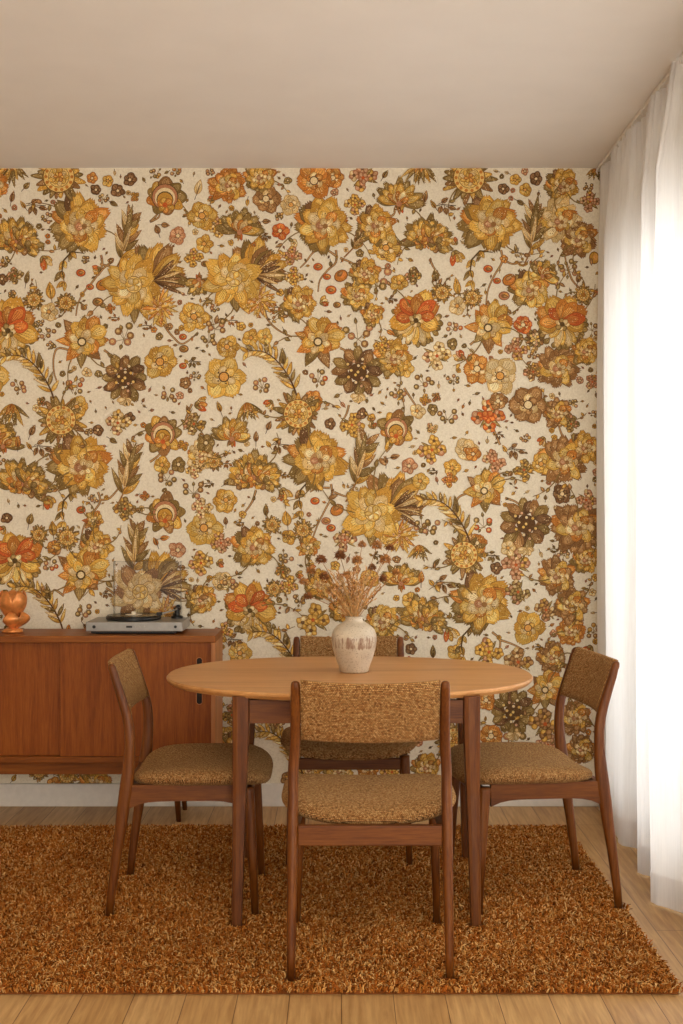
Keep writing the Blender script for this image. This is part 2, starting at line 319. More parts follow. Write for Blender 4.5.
# ------------------------------------------------------------------ wallpaper: printed motifs as inlaid coloured faces of the back wall
PAL = {'g': [(206,152,58), (240,198,100), (120,80,34)], 'p': [(228,196,132), (244,224,176), (154,114,64)],
       'o': [(134,106,54), (174,146,88), (82,60,30)], 'b': [(150,104,58), (192,146,92), (88,58,32)],
       'r': [(208,92,40), (232,140,66), (128,56,26)], 'a': [(202,124,48), (236,172,86), (120,68,30)],
       'k': [(190,128,90), (222,176,136), (132,76,48)], 'd': [(112,76,46), (156,116,78), (66,42,26)],
       'y': [(228,180,78), (246,214,130), (136,96,40)]}
CREAM = (238, 228, 207)
class Paper:
    def __init__(s): s.v = []; s.f = []; s.c = []; s.d = 0; s.occ = []
    def begin(s, x, y, r): s.d = 0.0003 + (len(s.occ) % 9)*0.00035; s.occ.append((x, y, r)); s.rng = random.Random(len(s.occ)*7+3)
    def poly(s, pts, col):
        s.d += 0.0000035
        n = len(s.v); Y = WY - s.d
        for x, y in pts: s.v.append(((x-341.5)/226, Y, CAM_H-(y-508)/226))
        s.f.append(tuple(range(n, n+len(pts)))); s.c.append(col)
    def disc(s, x, y, r, col, n=12, sy=1, rot=0):
        ca, sa = math.cos(rot), math.sin(rot)
        s.poly([(x+r*math.cos(2*PI*k/n)*ca - r*sy*math.sin(2*PI*k/n)*sa, y+r*math.cos(2*PI*k/n)*sa + r*sy*math.sin(2*PI*k/n)*ca) for k in range(n)], col)
    def line(s, pts, w, col):
        if not isinstance(w, list): w = [w]*len(pts)
        L = []; Rr = []
        for i, p in enumerate(pts):
            a = pts[max(i-1,0)]; b = pts[min(i+1,len(pts)-1)]; dx, dy = b[0]-a[0], b[1]-a[1]; l = math.hypot(dx, dy) or 1
            nx, ny = -dy/l*w[i]/2, dx/l*w[i]/2; L.append((p[0]+nx, p[1]+ny)); Rr.append((p[0]-nx, p[1]-ny))
        for i in range(len(pts)-1): s.poly([L[i], L[i+1], Rr[i+1], Rr[i]], col)
    def petal(s, x, y, ang, L, W, pal, kind=0, r0=0.0, veins=3, jit=True, hi=True):
        """ang in radians (0 = right, y down); kind 0 rounded, 1 pointed, 2 notched/scalloped"""
        q = s.rng
        P = PAL[pal]; k = 1 + (q.uniform(-.10, .10) if jit else 0)
        if jit: ang += q.uniform(-.13, .13); L *= q.uniform(.82, 1.12); W *= q.uniform(.85, 1.2)
        base, light, dark = [tuple(min(255, c*k) for c in z) for z in P]
        ca, sa = math.cos(ang), math.sin(ang)
        def T(t, w): return (x+(r0+t)*ca - w*sa, y+(r0+t)*sa + w*ca)
        def shape(Lx, Wx, off=0.0):
            up = []
            n = 7
            for i in range(n+1):
                t = i/n
                if kind == 1: w = Wx*math.sin(PI*min(1, t**0.85))**0.9 * (1-0.25*t)
                else: w = Wx*(math.sin(PI*(t**1.5)*0.93+0.12))**0.7 if t < 1 else Wx*.42
                up.append((off+Lx*t, max(w, 0)))
            pts = [T(a, b) for a, b in up]
            if kind == 2:
                pts += [T(off+Lx*1.06, Wx*.28), T(off+Lx*.98, Wx*.12), T(off+Lx*1.09, 0), T(off+Lx*.98, -Wx*.12), T(off+Lx*1.06, -Wx*.28)]
            elif kind == 0: pts += [T(off+Lx*1.05, Wx*.12), T(off+Lx*1.05, -Wx*.12)]
            pts += [T(a, -b) for a, b in reversed(up)]
            return pts
        e = 0.55
        s.poly(shape(L+e, W/2+e, -e*.5), dark)
        s.poly(shape(L, W/2), base)
        if hi and L > 3: s.poly(shape(L*.62, W/2*.58, L*(.30 if q.random() < .6 else .08)), light)
        if veins and L > 5:
            if L > 9: veins += 2
            for j in range(veins):
                u = (j-(veins-1)/2)/max(1, veins)
                a = T(L*.08, u*W*.25); b = T(L*(.82-.2*abs(u)), u*W*.75)
                s.line([a, b], [.6, .25], dark)
        if L > 8:
            for j in range(int(L*.5)): a = T(L*q.uniform(.45, .95), W*q.uniform(-.33, .33)); s.disc(a[0], a[1], .5, q.choice([dark, light, PAL['p'][1]]), 5)
    def ringp(s, x, y, n, L, W, pal, kind=0, rot=0, r0=0, veins=3, arc=360, sq=1.0):
        for i in range(n):
            a = R(rot + (arc*i/n if arc >= 360 else -arc/2 + arc*i/(n-1)))
            s.petal(x, y, a, L, W, pal[i % len(pal)], kind, r0, veins)
    # motifs
    def dP(s, x, y, r, rot, p):   # layered peony
        o = 'o' if p in 'gyo' else p
        s.ringp(x-r*.08, y-r*.05, 15, r*.98, r*.52, [o, o, 'a', o, 'd' if o == 'o' else o, p, p, p, 'a', p, p, p, o, o, o], 2, rot+150)
        s.ringp(x, y, 9, r*.78, r*.5, [p, 'y', p], 2, rot+14)
        s.ringp(x+r*.05, y-r*.05, 7, r*.55, r*.42, ['p', 'y', 'a', 'p'], 2, rot+5)
        s.disc(x, y, r*.27, PAL['b'][1]); s.ringp(x+r*.08, y+r*.02, 5, r*.3, r*.22, ['p', 'p', 'k'], 0, rot+40, veins=1)
        s.disc(x+r*.08, y+r*.02, r*.09, PAL['b'][0])
        for i in range(8):
            a = i*PI/4+.2; s.disc(x+math.cos(a)*r*.42, y+math.sin(a)*r*.42, .7, PAL['b'][2], 5)
    def dS(s, x, y, r, rot, p):   # sunflower
        s.ringp(x, y, 22, r*1.0, r*.24, ['o', 'g', 'b', 'o'], 0, rot, veins=1)
        s.disc(x, y, r*.66, PAL['g'][2], 18); s.disc(x, y, r*.62, PAL['y'][1], 18)
        for i in range(14):
            a = i*2*PI/14; s.disc(x+math.cos(a)*r*.53, y+math.sin(a)*r*.53, r*.075, PAL['a'][0], 6)
        s.disc(x, y, r*.44, PAL['p'][2], 16); s.disc(x, y, r*.41, PAL['y'][1], 16)
        s.ringp(x, y, 9, r*.40, r*.2, ['y', 'g', 'p'], 2, rot, veins=1); s.ringp(x, y, 6, r*.22, r*.14, ['g', 'a'], 0, rot, veins=0)
    def dM(s, x, y, r, rot, p):   # lobed medallion with a crescent
        s.ringp(x, y, 9, r, r*.62, ['o', 'g', 'b', 'o', 'a'], 0, rot)
        s.disc(x, y, r*.66, PAL['b'][2], 16); s.disc(x, y, r*.62, PAL['k'][0], 16); s.disc(x, y+r*.05, r*.5, PAL['p'][1], 16)
        s.disc(x, y+r*.14, r*.42, PAL['o'][2], 14); s.disc(x, y+r*.16, r*.38, PAL['g'][0], 14)
        s.ringp(x, y+r*.4, 6, r*.42, r*.3, ['g', 'a'], 0, 20, veins=1); s.disc(x, y+r*.4, r*.13, PAL['r'][0], 8)
    def dD(s, x, y, r, rot, p):   # open flower
        n = 6 if r > 9 else 5
        s.ringp(x, y, n, r*.95, r*.9, [p, p, 'y' if p in 'gy' else p], 2 if r > 8 else 0, rot, veins=3 if r > 9 else 1)
        if r > 9: s.ringp(x, y, n, r*.5, r*.42, ['p', p], 0, rot+30, veins=0)
        s.disc(x, y, r*.26, PAL['b'][2], 10); s.disc(x, y, r*.20, PAL['a' if p in 'gyp' else 'p'][1], 10)
        for i in range(5): s.disc(x+math.cos(i*1.26)*r*.32, y+math.sin(i*1.26)*r*.32, max(.5, r*.045), PAL['d'][2], 5)
    def dK(s, x, y, r, rot, p):   # star peony with pointed leaves
        s.ringp(x, y, 8, r*.98, r*.5, [p, 'b', 'o', 'a'], 1, rot)
        s.ringp(x+r*.2, y-r*.2, 9, r*.74, r*.5, ['g', 'a', 'y'], 2, rot+20)
        s.ringp(x, y, 7, r*.45, r*.3, ['p', 'y'], 0, rot); s.disc(x, y, r*.18, PAL['o'][2], 10); s.disc(x, y, r*.12, PAL['p'][1], 10)
    def dR(s, x, y, r, rot, p):   # red open flower over a pale fringed fan
        s.ringp(x, y+r*.1, 17, r*.26, r*.2, ['o'], 0, rot+90, r0=r*.72, veins=1, arc=215)
        s.ringp(x, y+r*.1, 11, r*.8, r*.3, ['p', 'y'], 2, rot+90, veins=2, arc=200)
        s.ringp(x, y, 6, r*.98, r*.68, ['g', 'a', 'g'], 2, rot-90, arc=215)
        s.ringp(x, y-r*.05, 5, r*.78, r*.46, [p, 'r', 'a'], 0, rot-90, arc=180)
        s.ringp(x, y+r*.12, 7, r*.26, r*.18, ['p', 'o'], 0, rot, veins=0); s.disc(x, y+r*.1, r*.1, PAL['o'][2], 8)
    def dT(s, x, y, r, rot, p):   # half-open fan flower
        a = rot-90; bx, by = x-math.cos(R(a))*r*.45, y-math.sin(R(a))*r*.45
        s.petal(bx, by, R(a+150), r*.5, r*.25, 'r', 1); s.petal(bx, by, R(a+210), r*.5, r*.25, 'b', 1); s.petal(bx, by, R(a+180), r*.6, r*.2, 'a', 1)
        s.ringp(bx, by, 9, r*1.35, r*.5, ['o'], 2, a, arc=165)
        s.ringp(bx, by, 8, r*1.15, r*.42, [p, 'y'], 2, a, arc=150)
        s.ringp(bx, by, 5, r*.7, r*.35, ['a', 'p'], 0, a, arc=110); s.disc(bx, by, r*.16, PAL['k'][0], 8)
    def dU(s, x, y, r, rot, p):   # twin-headed flower
        s.dT(x-r*.2, y-r*.1, r*.82, rot-12, p); s.dT(x+r*.45, y+r*.15, r*.62, rot+48, 'g')
        s.ringp(x+r*.3, y+r*.45, 8, r*.36, r*.24, ['g', 'o', 'b'], 0, 0); s.ringp(x-r*.35, y+r*.4, 8, r*.3, r*.2, ['g', 'a', 'o'], 0, 0)
    def dV(s, x, y, r, rot, p):   # spiky olive fan
        a = rot-90; bx, by = x-math.cos(R(a))*r*.6, y-math.sin(R(a))*r*.6
        s.ringp(bx, by, 9, r*1.4, r*.26, [p, 'o', 'g'], 1, a, veins=1, arc=95); s.ringp(bx, by, 4, r*.7, r*.24, ['g', 'a'], 1, a, veins=1, arc=60)
    def dF(s, x, y, r, rot, p):   # big yellow bloom with plume and thistle
        s.ringp(x+r*.25, y-r*.15, 10, r*.95, r*.38, ['b' if p != 'o' else 'o', 'o', 'g', 'g'], 2, -55, arc=125, veins=3)
        s.ringp(x+r*.3, y-r*.1, 13, r*.78, r*.08, ['d', 'b', 'p'], 0, -12, arc=80, veins=1)
        s.petal(x-r*.2, y+r*.3, R(92), r*.75, r*.34, 'o', 1); s.petal(x-r*.05, y+r*.4, R(70), r*.6, r*.3, 'g', 1)
        s.ringp(x+r*.5, y+r*.62, 22, r*.52, r*.12, ['g', 'y', 'a'], 1, 0, veins=0)
        for i in range(14): a = i*2.4; q = r*.3*math.sqrt(i/14); s.disc(x+r*.5+math.cos(a)*q, y+r*.62+math.sin(a)*q, 1.5, PAL['kpkb'[i % 4]][1], 6); s.disc(x+r*.5+math.cos(a)*q, y+r*.62+math.sin(a)*q, .5, PAL['b'][2], 5)
        y2 = 'y' if p != 'o' else 'p'
        s.ringp(x-r*.28, y+r*.02, 12, r*.76, r*.42, ['g' if p != 'o' else 'b', y2], 2, 8)
        s.ringp(x-r*.22, y-r*.02, 9, r*.5, r*.36, [y2, 'p'], 2, 22, veins=4); s.disc(x-r*.22, y, r*.24, PAL['y'][2], 14); s.disc(x-r*.22, y, r*.22, PAL['y'][1], 14)
        s.ringp(x-r*.22, y, 6, r*.2, r*.14, ['p', 'y'], 0, 0, veins=0)
    def dA(s, x, y, r, rot, p):   # tall acanthus leaf
        a = R(rot-90); ca, sa = math.cos(a), math.sin(a); bx, by = x-ca*r, y-sa*r
        s.line([(bx-ca*r*.5-6, by-sa*r*.5+4), (bx, by), (x+ca*r*.8, y+sa*r*.8)], [1.6, 1.6, .6], PAL['b'][0])
        for i in range(6):
            t = i/6; px, py = bx+ca*r*1.7*t, by+sa*r*1.7*t; L = r*(.95-.35*t)
            s.petal(px, py, a-R(34-8*t), L, r*.2, ['o', 'p', 'b'][i % 3], 1, veins=1); s.petal(px, py, a+R(44-12*t), L*.85, r*.26, ['g', 'o', 'b'][i % 3], 1, veins=1)
        s.petal(bx+ca*r*.4, by+sa*r*.4, a, r*1.65, r*.26, 'o', 1, veins=1); s.petal(bx+ca*r*.2, by+sa*r*.2, a+.05, r*1.1, r*.16, 'p', 1, veins=1)
    def dX(s, x, y, r, rot, p):   # feathery golden frond arching to the left
        pts = []; m = -1 if rot < 0 else 1
        for i in range(13):
            t = i/12; pts.append((x+m*(r*.75 - r*1.7*t**1.25), y+r*.95-r*1.55*math.sin(t*PI*.58)))
        for i in range(1, 13):
            dx, dy = pts[i][0]-pts[i-1][0], pts[i][1]-pts[i-1][1]; a = math.atan2(dy, dx); L = r*(.62-.26*i/12)
            s.petal(pts[i][0], pts[i][1], a+.75, L, r*.13, 'gyo'[i % 3], 1, veins=0); s.petal(pts[i][0], pts[i][1], a-.75, L, r*.13, 'ygp'[i % 3], 1, veins=0)
        s.line(pts, [1.8-1.2*i/12 for i in range(13)], PAL['b'][2])
        s.petal(x+r*.5, y+r*.3, R(200), r*.5, r*.16, 'o', 1); s.petal(x+r*.3, y-r*.1, R(-100), r*.6, r*.2, 'o', 1)
    def dN(s, x, y, r, rot, p):   # brown leafy rosette with yellow beads
        for i in range(6):
            a = R(rot+60*i); s.ringp(x+math.cos(a)*r*.35, y+math.sin(a)*r*.35, 3, r*.66, r*.36, [p, 'o', 'd', 'b'], 2, rot+60*i, arc=95, veins=2)
        s.disc(x, y, r*.36, PAL['b'][2], 12)
        for i in range(13): a = i*2.4; q = r*.48*math.sqrt(i/13); s.disc(x+math.cos(a)*q, y+math.sin(a)*q*1.3, 1.9, PAL['d'][2], 7); s.disc(x+math.cos(a)*q, y+math.sin(a)*q*1.3, 1.5, PAL['ygpk'[i % 4]][1], 7)
        s.ringp(x, y+r*.9, 7, r*.3, r*.18, ['p'], 0, 90, arc=150, veins=0)
    def dB(s, x, y, r, rot, p):   # berries and little leaves
        q = s.rng
        for i in range(7):
            a = R(rot)+i*2*PI/7+q.uniform(-.3, .3); d = r*q.uniform(.35, 1.0); bx, by = x+math.cos(a)*d, y+math.sin(a)*d*.8
            s.line([(x, y+r*.3), (bx, by)], .5, PAL['o'][0])
            if i % 3 == 2: s.petal(bx, by, a, r*.42, r*.2, 'o', 1, veins=0)
            else: rr = r*.2+.5; s.disc(bx, by, rr+.4, PAL['d'][2], 9); s.disc(bx, by, rr, PAL[q.choice(['o', p, 'b', 'k'])][0], 9); s.disc(bx-.3, by-.3, rr*.5, PAL['p'][0], 7)
    def dC(s, x, y, r, rot, p):   # spray of small flowers
        q = s.rng
        for i in range(4):
            a = R(rot)+i*PI/2+q.uniform(-.3, .3); d = r*.62; s.line([(x, y), (x+math.cos(a)*d, y+math.sin(a)*d)], .6, PAL['o'][0])
            s.petal(x, y, a+.7, r*.95, r*.22, 'o', 1, veins=0)
            s.ringp(x+math.cos(a)*d, y+math.sin(a)*d, 5, r*.38, r*.34, [p, q.choice('pgk')], 0, q.uniform(0, 70), veins=0); s.disc(x+math.cos(a)*d, y+math.sin(a)*d, r*.12, PAL['d'][0], 7)
        s.ringp(x, y, 5, r*.36, r*.32, [p], 0, 15, veins=0); s.disc(x, y, r*.12, PAL['r'][0], 7)
    def dL(s, x, y, r, rot, p):
        r *= 1.2
        a = R(rot-90); s.petal(x-math.cos(a)*r*.5, y-math.sin(a)*r*.5, a, r, r*.48, p, 1, veins=1)
        s.line([(x-math.cos(a)*r*.9, y-math.sin(a)*r*.9), (x+math.cos(a)*r*.3, y+math.sin(a)*r*.3)], .6, PAL['d'][2])
    def dE(s, x, y, r, rot, p):
        s.line([(x-r, y+r*.1), (x-r*.2, y-r*.1), (x+r, y)], .8, PAL['o'][2])
        for dx, dy, a in ((-.9, -.1, -35), (-.3, .4, 195), (.15, .5, 165), (.75, .25, 110), (.1, -.45, 60)): s.dL(x+r*dx, y+r*dy, r*.62, rot+a, p if dx > -.5 else 'g')
    def dG(s, x, y, r, rot, p):   # bud
        a = R(rot+60); s.ringp(x-math.cos(a)*r*.6, y-math.sin(a)*r*.6, 4, r*1.4, r*.6, ['g', 'p', p, 'r'], 0, rot+60, arc=60, veins=1)
        s.petal(x-math.cos(a)*r*.6, y-math.sin(a)*r*.6, a+.7, r*.8, r*.35, 'o', 1, veins=0); s.petal(x-math.cos(a)*r*.6, y-math.sin(a)*r*.6, a-.7, r*.8, r*.35, 'o', 1, veins=0)
    def dQ(s, x, y, r, rot, p):   # curled acanthus
        pts = [(x+r*1.1, y-r*.9), (x+r*.3, y-r*1.0), (x-r*.2, y-r*.45), (x-r*.3, y+r*.2), (x-r*.15, y+r*.85)]
        for i in range(4):
            px, py = pts[i+1]; s.petal(px, py, R(100+i*14), r*.75, r*.3, 'og'[i % 2], 1, veins=1); s.petal(px, py, R(55+i*12), r*.6, r*.28, 'gy'[i % 2], 1, veins=1)
        s.line(pts, [.8, 1.6, 1.8, 1.4, .5], PAL['o'][2])
    def dO(s, x, y, r, rot, p):
        r *= .82
        s.disc(x, y, r, PAL[p][2], 12, .8, R(rot)); s.disc(x, y, r*.86, PAL[p][0], 12, .8, R(rot)); s.disc(x+r*.2, y-r*.1, r*.5, PAL['a' if p != 'a' else 'r'][1], 10, .8, R(rot)); s.petal(x-r*.5, y, R(rot), r*1.1, r*.5, 'b' if p != 'b' else 'o', 1, veins=0)
    def motif(s, t, x, y, r, rot, p):
        if r > 13: r *= 1.07
        s.begin(x, y, r); getattr(s, 'd'+t)(x, y, r, rot, p)
CAT = """
V 10 172 17 180 o|L 12 197 9 10 b|L 27 185 8 40 o|S 59 177 23 0 g|E 34 206 12 0 b|D 96 190 6 0 d|D 130 180 7 0 d|D 118 191 7 10 d|D 108 181 6 0 g|L 114 204 8 120 o|M 165 197 19 0 o
D 202 216 14 0 g|C 219 228 10 0 g|L 199 188 12 20 p|P 229 186 17 0 a|D 178 236 9 0 k|L 157 229 9 -20 b|L 166 225 8 90 b|P 82 226 28 0 g|A 128 232 26 14 o|U 18 237 21 0 g|G 45 261 9 0 g
C 15 276 9 0 o|L 27 278 10 10 o|D 2 279 6 0 d|Q 67 268 15 0 g|O 81 273 6 0 r|O 90 287 5 0 r|O 103 285 9 -20 a|O 98 302 7 0 b|O 84 308 4 0 b|F 142 285 34 0 g
S 34 300 10 0 g|L 50 290 15 -10 g|S 66 303 10 0 a|D 49 312 9 0 p|R 8 328 27 0 r|B 47 333 8 0 r|K 82 342 25 0 a|B 124 335 14 0 o|D 160 362 17 0 g|D 194 317 14 0 g|B 215 326 11 0 b|O 183 337 5 0 r|O 184 349 6 0 b|O 183 366 5 0 r
T 199 285 12 180 o|C 194 258 10 0 g|D 204 244 9 0 g|O 205 264 5 0 b|O 212 272 4 0 b|D 227 347 12 0 g|D 224 377 20 0 y|X 33 372 26 1 g|N 125 378 22 0 b|B 77 385 9 0 r|B 20 387 9 0 r|E 193 362 8 0 o
P 261 178 15 0 g|D 266 199 14 0 b|D 291 205 11 0 p|P 323 226 27 0 g|D 314 181 17 0 a|D 333 178 11 0 a|C 363 178 14 0 k|C 355 205 11 0 g|T 399 196 17 0 g|L 385 174 8 30 o|V 420 173 16 180 o|L 425 197 9 10 b
T 241 225 16 10 o|D 280 231 9 0 r|L 258 223 8 -20 b|L 267 221 8 80 b|P 376 226 19 0 g|D 386 248 14 0 g|A 359 238 12 30 o|F 242 279 33 0 g|O 318 267 6 0 r|O 327 277 5 0 r|O 341 276 9 -30 a|O 331 290 7 0 r|O 337 305 5 0 b
C 292 256 10 0 k|C 294 276 10 0 g|P 366 274 14 0 g|P 358 296 14 0 y|B 378 282 15 0 k|P 373 315 12 0 g|D 399 283 9 0 g|D 414 273 6 0 d|R 416 318 25 0 r|L 391 333 8 120 a|P 300 304 17 0 g|K 318 342 25 20 a|B 358 335 14 0 o
D 251 338 9 0 g|D 265 337 9 0 y|X 275 368 27 1 g|N 358 372 24 30 b|B 318 379 10 0 r|P 394 359 17 0 g|B 262 385 10 0 b|B 424 382 10 0 b|B 209 340 9 0 o|C 382 345 9 0 g
S 469 178 23 0 g|E 444 206 12 0 b|U 429 234 21 0 g|G 456 256 9 0 g|D 503 189 6 0 d|D 536 179 7 0 d|D 525 190 7 0 g|D 515 180 6 0 g|L 521 203 8 120 o|P 491 224 28 0 g|A 533 224 24 5 o|P 563 187 17 0 g|C 590 202 11 0 k|P 560 222 21 0 p|P 579 240 18 0 b|V 595 174 9 180 o
Q 475 267 15 0 g|O 488 269 6 0 r|O 509 280 9 -30 a|O 504 296 7 0 k|O 497 281 5 0 r|P 531 290 19 0 y|T 546 272 13 40 o|B 568 268 10 0 o|L 579 277 10 15 b|O 594 258 8 90 g|C 413 276 9 0 o|L 435 276 10 -10 o|S 442 293 10 0 g|L 457 286 14 -8 g|S 472 298 10 0 a|D 457 306 9 0 p
B 454 327 8 0 r|K 488 328 24 50 a|D 523 325 10 0 r|N 535 339 10 0 b|R 562 322 24 0 a|S 583 295 10 0 b|B 592 328 9 0 o|C 437 356 14 0 p|D 405 369 9 0 y|D 477 369 14 0 a|D 500 376 17 0 p|C 516 349 12 0 k|P 558 369 20 0 b|P 586 352 14 0 g|C 533 372 10 0 b
V 12 414 16 180 o|T 3 440 14 0 g|S 61 420 22 0 y|D 77 407 11 0 g|L 32 430 10 20 b|E 40 447 12 0 b|L 18 442 9 0 a|D 98 430 6 0 d|C 118 423 13 0 p|D 129 418 6 0 d|L 114 441 8 120 o|M 163 434 18 0 o|B 168 396 9 0 b|G 200 405 9 -70 a|C 194 424 12 0 o|L 188 410 8 -20 b
D 162 465 9 0 g|B 167 478 10 0 b|P 202 456 14 0 p|S 214 462 9 0 b|C 194 470 9 0 p|P 82 467 28 0 g|A 129 466 27 12 g|U 24 478 22 0 g|G 49 501 9 0 g|D 7 518 6 0 d|L 30 518 11 10 o|Q 67 508 15 0 g|O 81 510 6 0 r|K 93 521 11 0 r|C 125 509 12 0 o|M 165 513 18 0 a|B 194 491 11 0 o
S 39 535 9 0 b|L 52 527 14 -10 g|S 67 538 12 0 g|D 54 547 8 0 a|R 15 558 26 0 r|B 50 565 8 0 r|P 97 547 16 0 g|K 81 575 26 0 a|A 136 543 25 5 g|L 156 541 8 -20 a|L 165 538 8 80 a|D 178 550 9 0 k|D 204 528 17 0 y|C 221 543 11 0 k|C 202 508 11 0 p|D 224 501 12 0 g|C 201 563 13 0 g|D 222 582 10 0 p|P 202 600 14 0 g|L 226 520 8 0 b
F 148 592 32 0 o|X 42 603 26 1 g|B 83 612 10 0 r|V 249 411 14 160 o|T 232 432 15 0 g|L 256 436 10 0 b|D 206 443 9 0 o|S 298 414 21 0 y|D 313 401 11 0 a|L 269 425 9 20 b|E 278 445 11 0 b|D 330 424 6 0 d|C 352 425 13 0 g|D 362 414 6 0 d|M 396 429 17 0 k|B 399 395 9 0 o|D 417 411 8 0 p
P 318 460 28 0 g|A 363 456 27 15 o|U 256 472 22 0 g|P 244 480 11 0 b|G 284 493 9 0 g|L 266 510 10 0 o|L 386 460 8 0 b|L 395 457 8 80 b|D 409 466 8 0 k|D 420 481 9 0 y|D 226 500 11 0 g|Q 304 497 15 0 g|O 315 501 6 0 r|O 337 510 9 -30 a|O 326 521 6 0 k|O 331 528 6 0 r|F 381 513 34 0 y|B 422 525 10 0 o
S 272 525 9 0 b|L 287 517 14 -5 g|S 303 530 10 0 b|D 289 537 8 0 g|P 255 548 20 0 g|D 262 545 10 0 a|R 250 608 24 0 r|S 274 589 9 0 g|C 289 585 10 0 g|B 229 585 10 0 b|B 284 558 8 0 r|K 308 548 13 0 g|C 283 572 8 0 o|T 401 577 14 0 g|V 419 552 12 180 o|L 421 577 10 0 a|P 320 585 14 0 g
C 488 417 16 0 r|D 498 401 10 0 b|D 528 405 18 0 b|P 558 414 14 0 b|C 571 424 9 0 o|C 432 450 14 0 g|B 447 417 10 0 b|D 452 468 9 0 g|D 466 450 12 0 p|C 494 461 12 0 k|D 473 454 8 0 a|E 514 450 11 0 b|C 524 470 11 0 o|P 565 462 22 0 b|P 585 448 16 0 g|D 541 464 11 0 g|C 450 480 8 0 a
D 562 494 10 0 d|C 586 500 11 0 k|K 484 491 21 0 g|X 449 516 26 1 g|B 429 528 11 0 k|B 484 524 11 0 r|N 526 524 25 20 b|P 578 528 24 0 b|S 464 555 20 0 g|D 477 543 10 0 a|E 442 583 12 0 b|L 437 562 9 40 o|D 496 568 6 0 d|C 516 565 14 0 k|P 558 577 18 0 b|P 586 560 14 0 g|D 508 548 8 0 p
P 482 604 28 0 g|U 424 614 20 0 g|G 450 632 9 0 g|C 518 592 13 0 o|P 572 606 17 0 b|C 546 610 12 0 b|D 528 628 15 0 g|P 571 632 14 0 a|D 411 649 6 0 d|L 433 652 10 0 o|Q 466 643 15 0 g|C 489 652 14 0 g|P 553 658 14 0 b|C 518 662 14 0 b|K 545 690 20 0 a|D 455 652 8 0 g|P 583 675 13 0 b
N 513 712 22 0 o|B 512 738 14 0 r|D 486 700 10 0 a|D 491 736 13 0 a|C 545 724 16 0 b|P 576 718 16 0 b|P 582 750 14 0 b|C 548 745 12 0 k|P 427 768 14 0 g|C 313 620 16 0 g|P 383 622 17 0 y|X 279 648 26 1 g|D 240 653 12 0 y|E 233 640 10 0 b|C 223 632 10 0 g|B 300 600 8 0 b
D 262 700 16 0 a|B 243 690 10 0 b|C 232 715 11 0 o|C 275 722 10 0 b|X 282 748 26 1 g|P 237 745 14 0 g|C 250 768 12 0 g|D 288 778 8 0 b|B 243 775 9 0 o|P 310 770 13 0 g|P 340 772 14 0 y|D 368 768 12 0 a|C 392 772 12 0 g|P 350 735 20 0 g|T 320 710 16 0 g|C 375 705 14 0 g|K 395 740 18 0 a|L 405 690 10 0 o|D 300 690 12 0 g|P 340 680 18 0 b|X 440 705 22 1 g|S 455 740 18 0 g|C 420 735 12 0 k|C 470 770 12 0 g|P 510 775 16 0 b|D 540 775 11 0 g|C 567 780 10 0 b
D 380 655 12 0 a|B 350 650 12 0 o|D 410 600 9 0 g|C 345 540 12 0 k|P 345 610 14 0 g|D 240 620 6 0 p
"""
STEMS = [[(101,255),(102,266),(94,280),(84,292),(78,304),(76,316)], [(100,264),(108,266),(116,268),(122,272)], [(112,262),(104,268),(98,276)], [(162,318),(166,328),(174,338),(182,344),(192,338),(198,332)],
 [(82,355),(60,348),(54,356),(54,372),(58,384)], [(104,350),(112,356),(118,362)], [(14,312),(22,304),(30,298)], [(150,222),(156,216),(160,210)],
 [(336,250),(336,262),(328,270),(320,280),(318,292)], [(336,256),(326,250),(314,252),(306,262),(300,268)], [(340,258),(350,262),(358,266)], [(264,308),(268,320),(278,330),(292,337)], [(388,218),(394,214),(396,206)],
 [(340,348),(348,352),(352,356)], [(501,250),(502,262),(494,276),(488,290),(486,304)], [(501,258),(512,264),(522,262)], [(488,250),(480,254),(476,262)], [(430,260),(434,268),(440,276)], [(470,345),(476,340),(482,338)],
 [(98,492),(100,502),(92,514),(84,526),(80,545)], [(100,500),(110,498),(122,484)], [(64,596),(54,590),(52,602),(58,618)], [(106,588),(114,594),(118,604)], [(150,222),(158,218),(160,214)], [(150,462),(158,456),(162,450)], [(192,404),(186,418),(184,430)],
 [(331,484),(332,496),(326,508),(318,524),(312,540)], [(334,492),(344,496),(356,498)], [(330,488),(318,488),(310,492)], [(386,452),(390,448),(393,444)], [(256,490),(252,502),(244,514),(238,526)], [(349,405),(346,415),(340,424)],
 [(492,632),(500,640),(498,652),(490,660)], [(500,640),(512,644),(524,650)], [(472,492),(458,498),(456,514),(458,532)], [(505,498),(516,502),(524,510)], [(404,388),(412,400),(420,412)], [(500,445),(494,430),(490,420)],
 [(513,690),(512,715),(508,745)], [(566,445),(560,430),(558,420)], [(558,205),(562,240),(566,262)], [(566,262),(572,280),(582,290)]]
pp = Paper()
rows = [m.split() for m in CAT.replace('\n', '|').split('|') if m.strip()]
cat = [(t, float(a), float(b), float(c), float(d), p) for t, a, b, c, d, p in rows]
extra = []
for t, x, y, r, rot, p in cat:      # the repeat carries the pattern on below and to the left, past what the furniture hides
    if x < 232 and 400 < y < 560: extra.append((t, x, y+237, r, rot, p))
    if 300 < y < 800 and 0 < x < 236: extra.append((t, x-237, y, r, rot, p))
    if y < 300 and 0 < x < 236: extra.append((t, x-237, y, r, rot, p))
wx0_ = LX*226+341.5+3
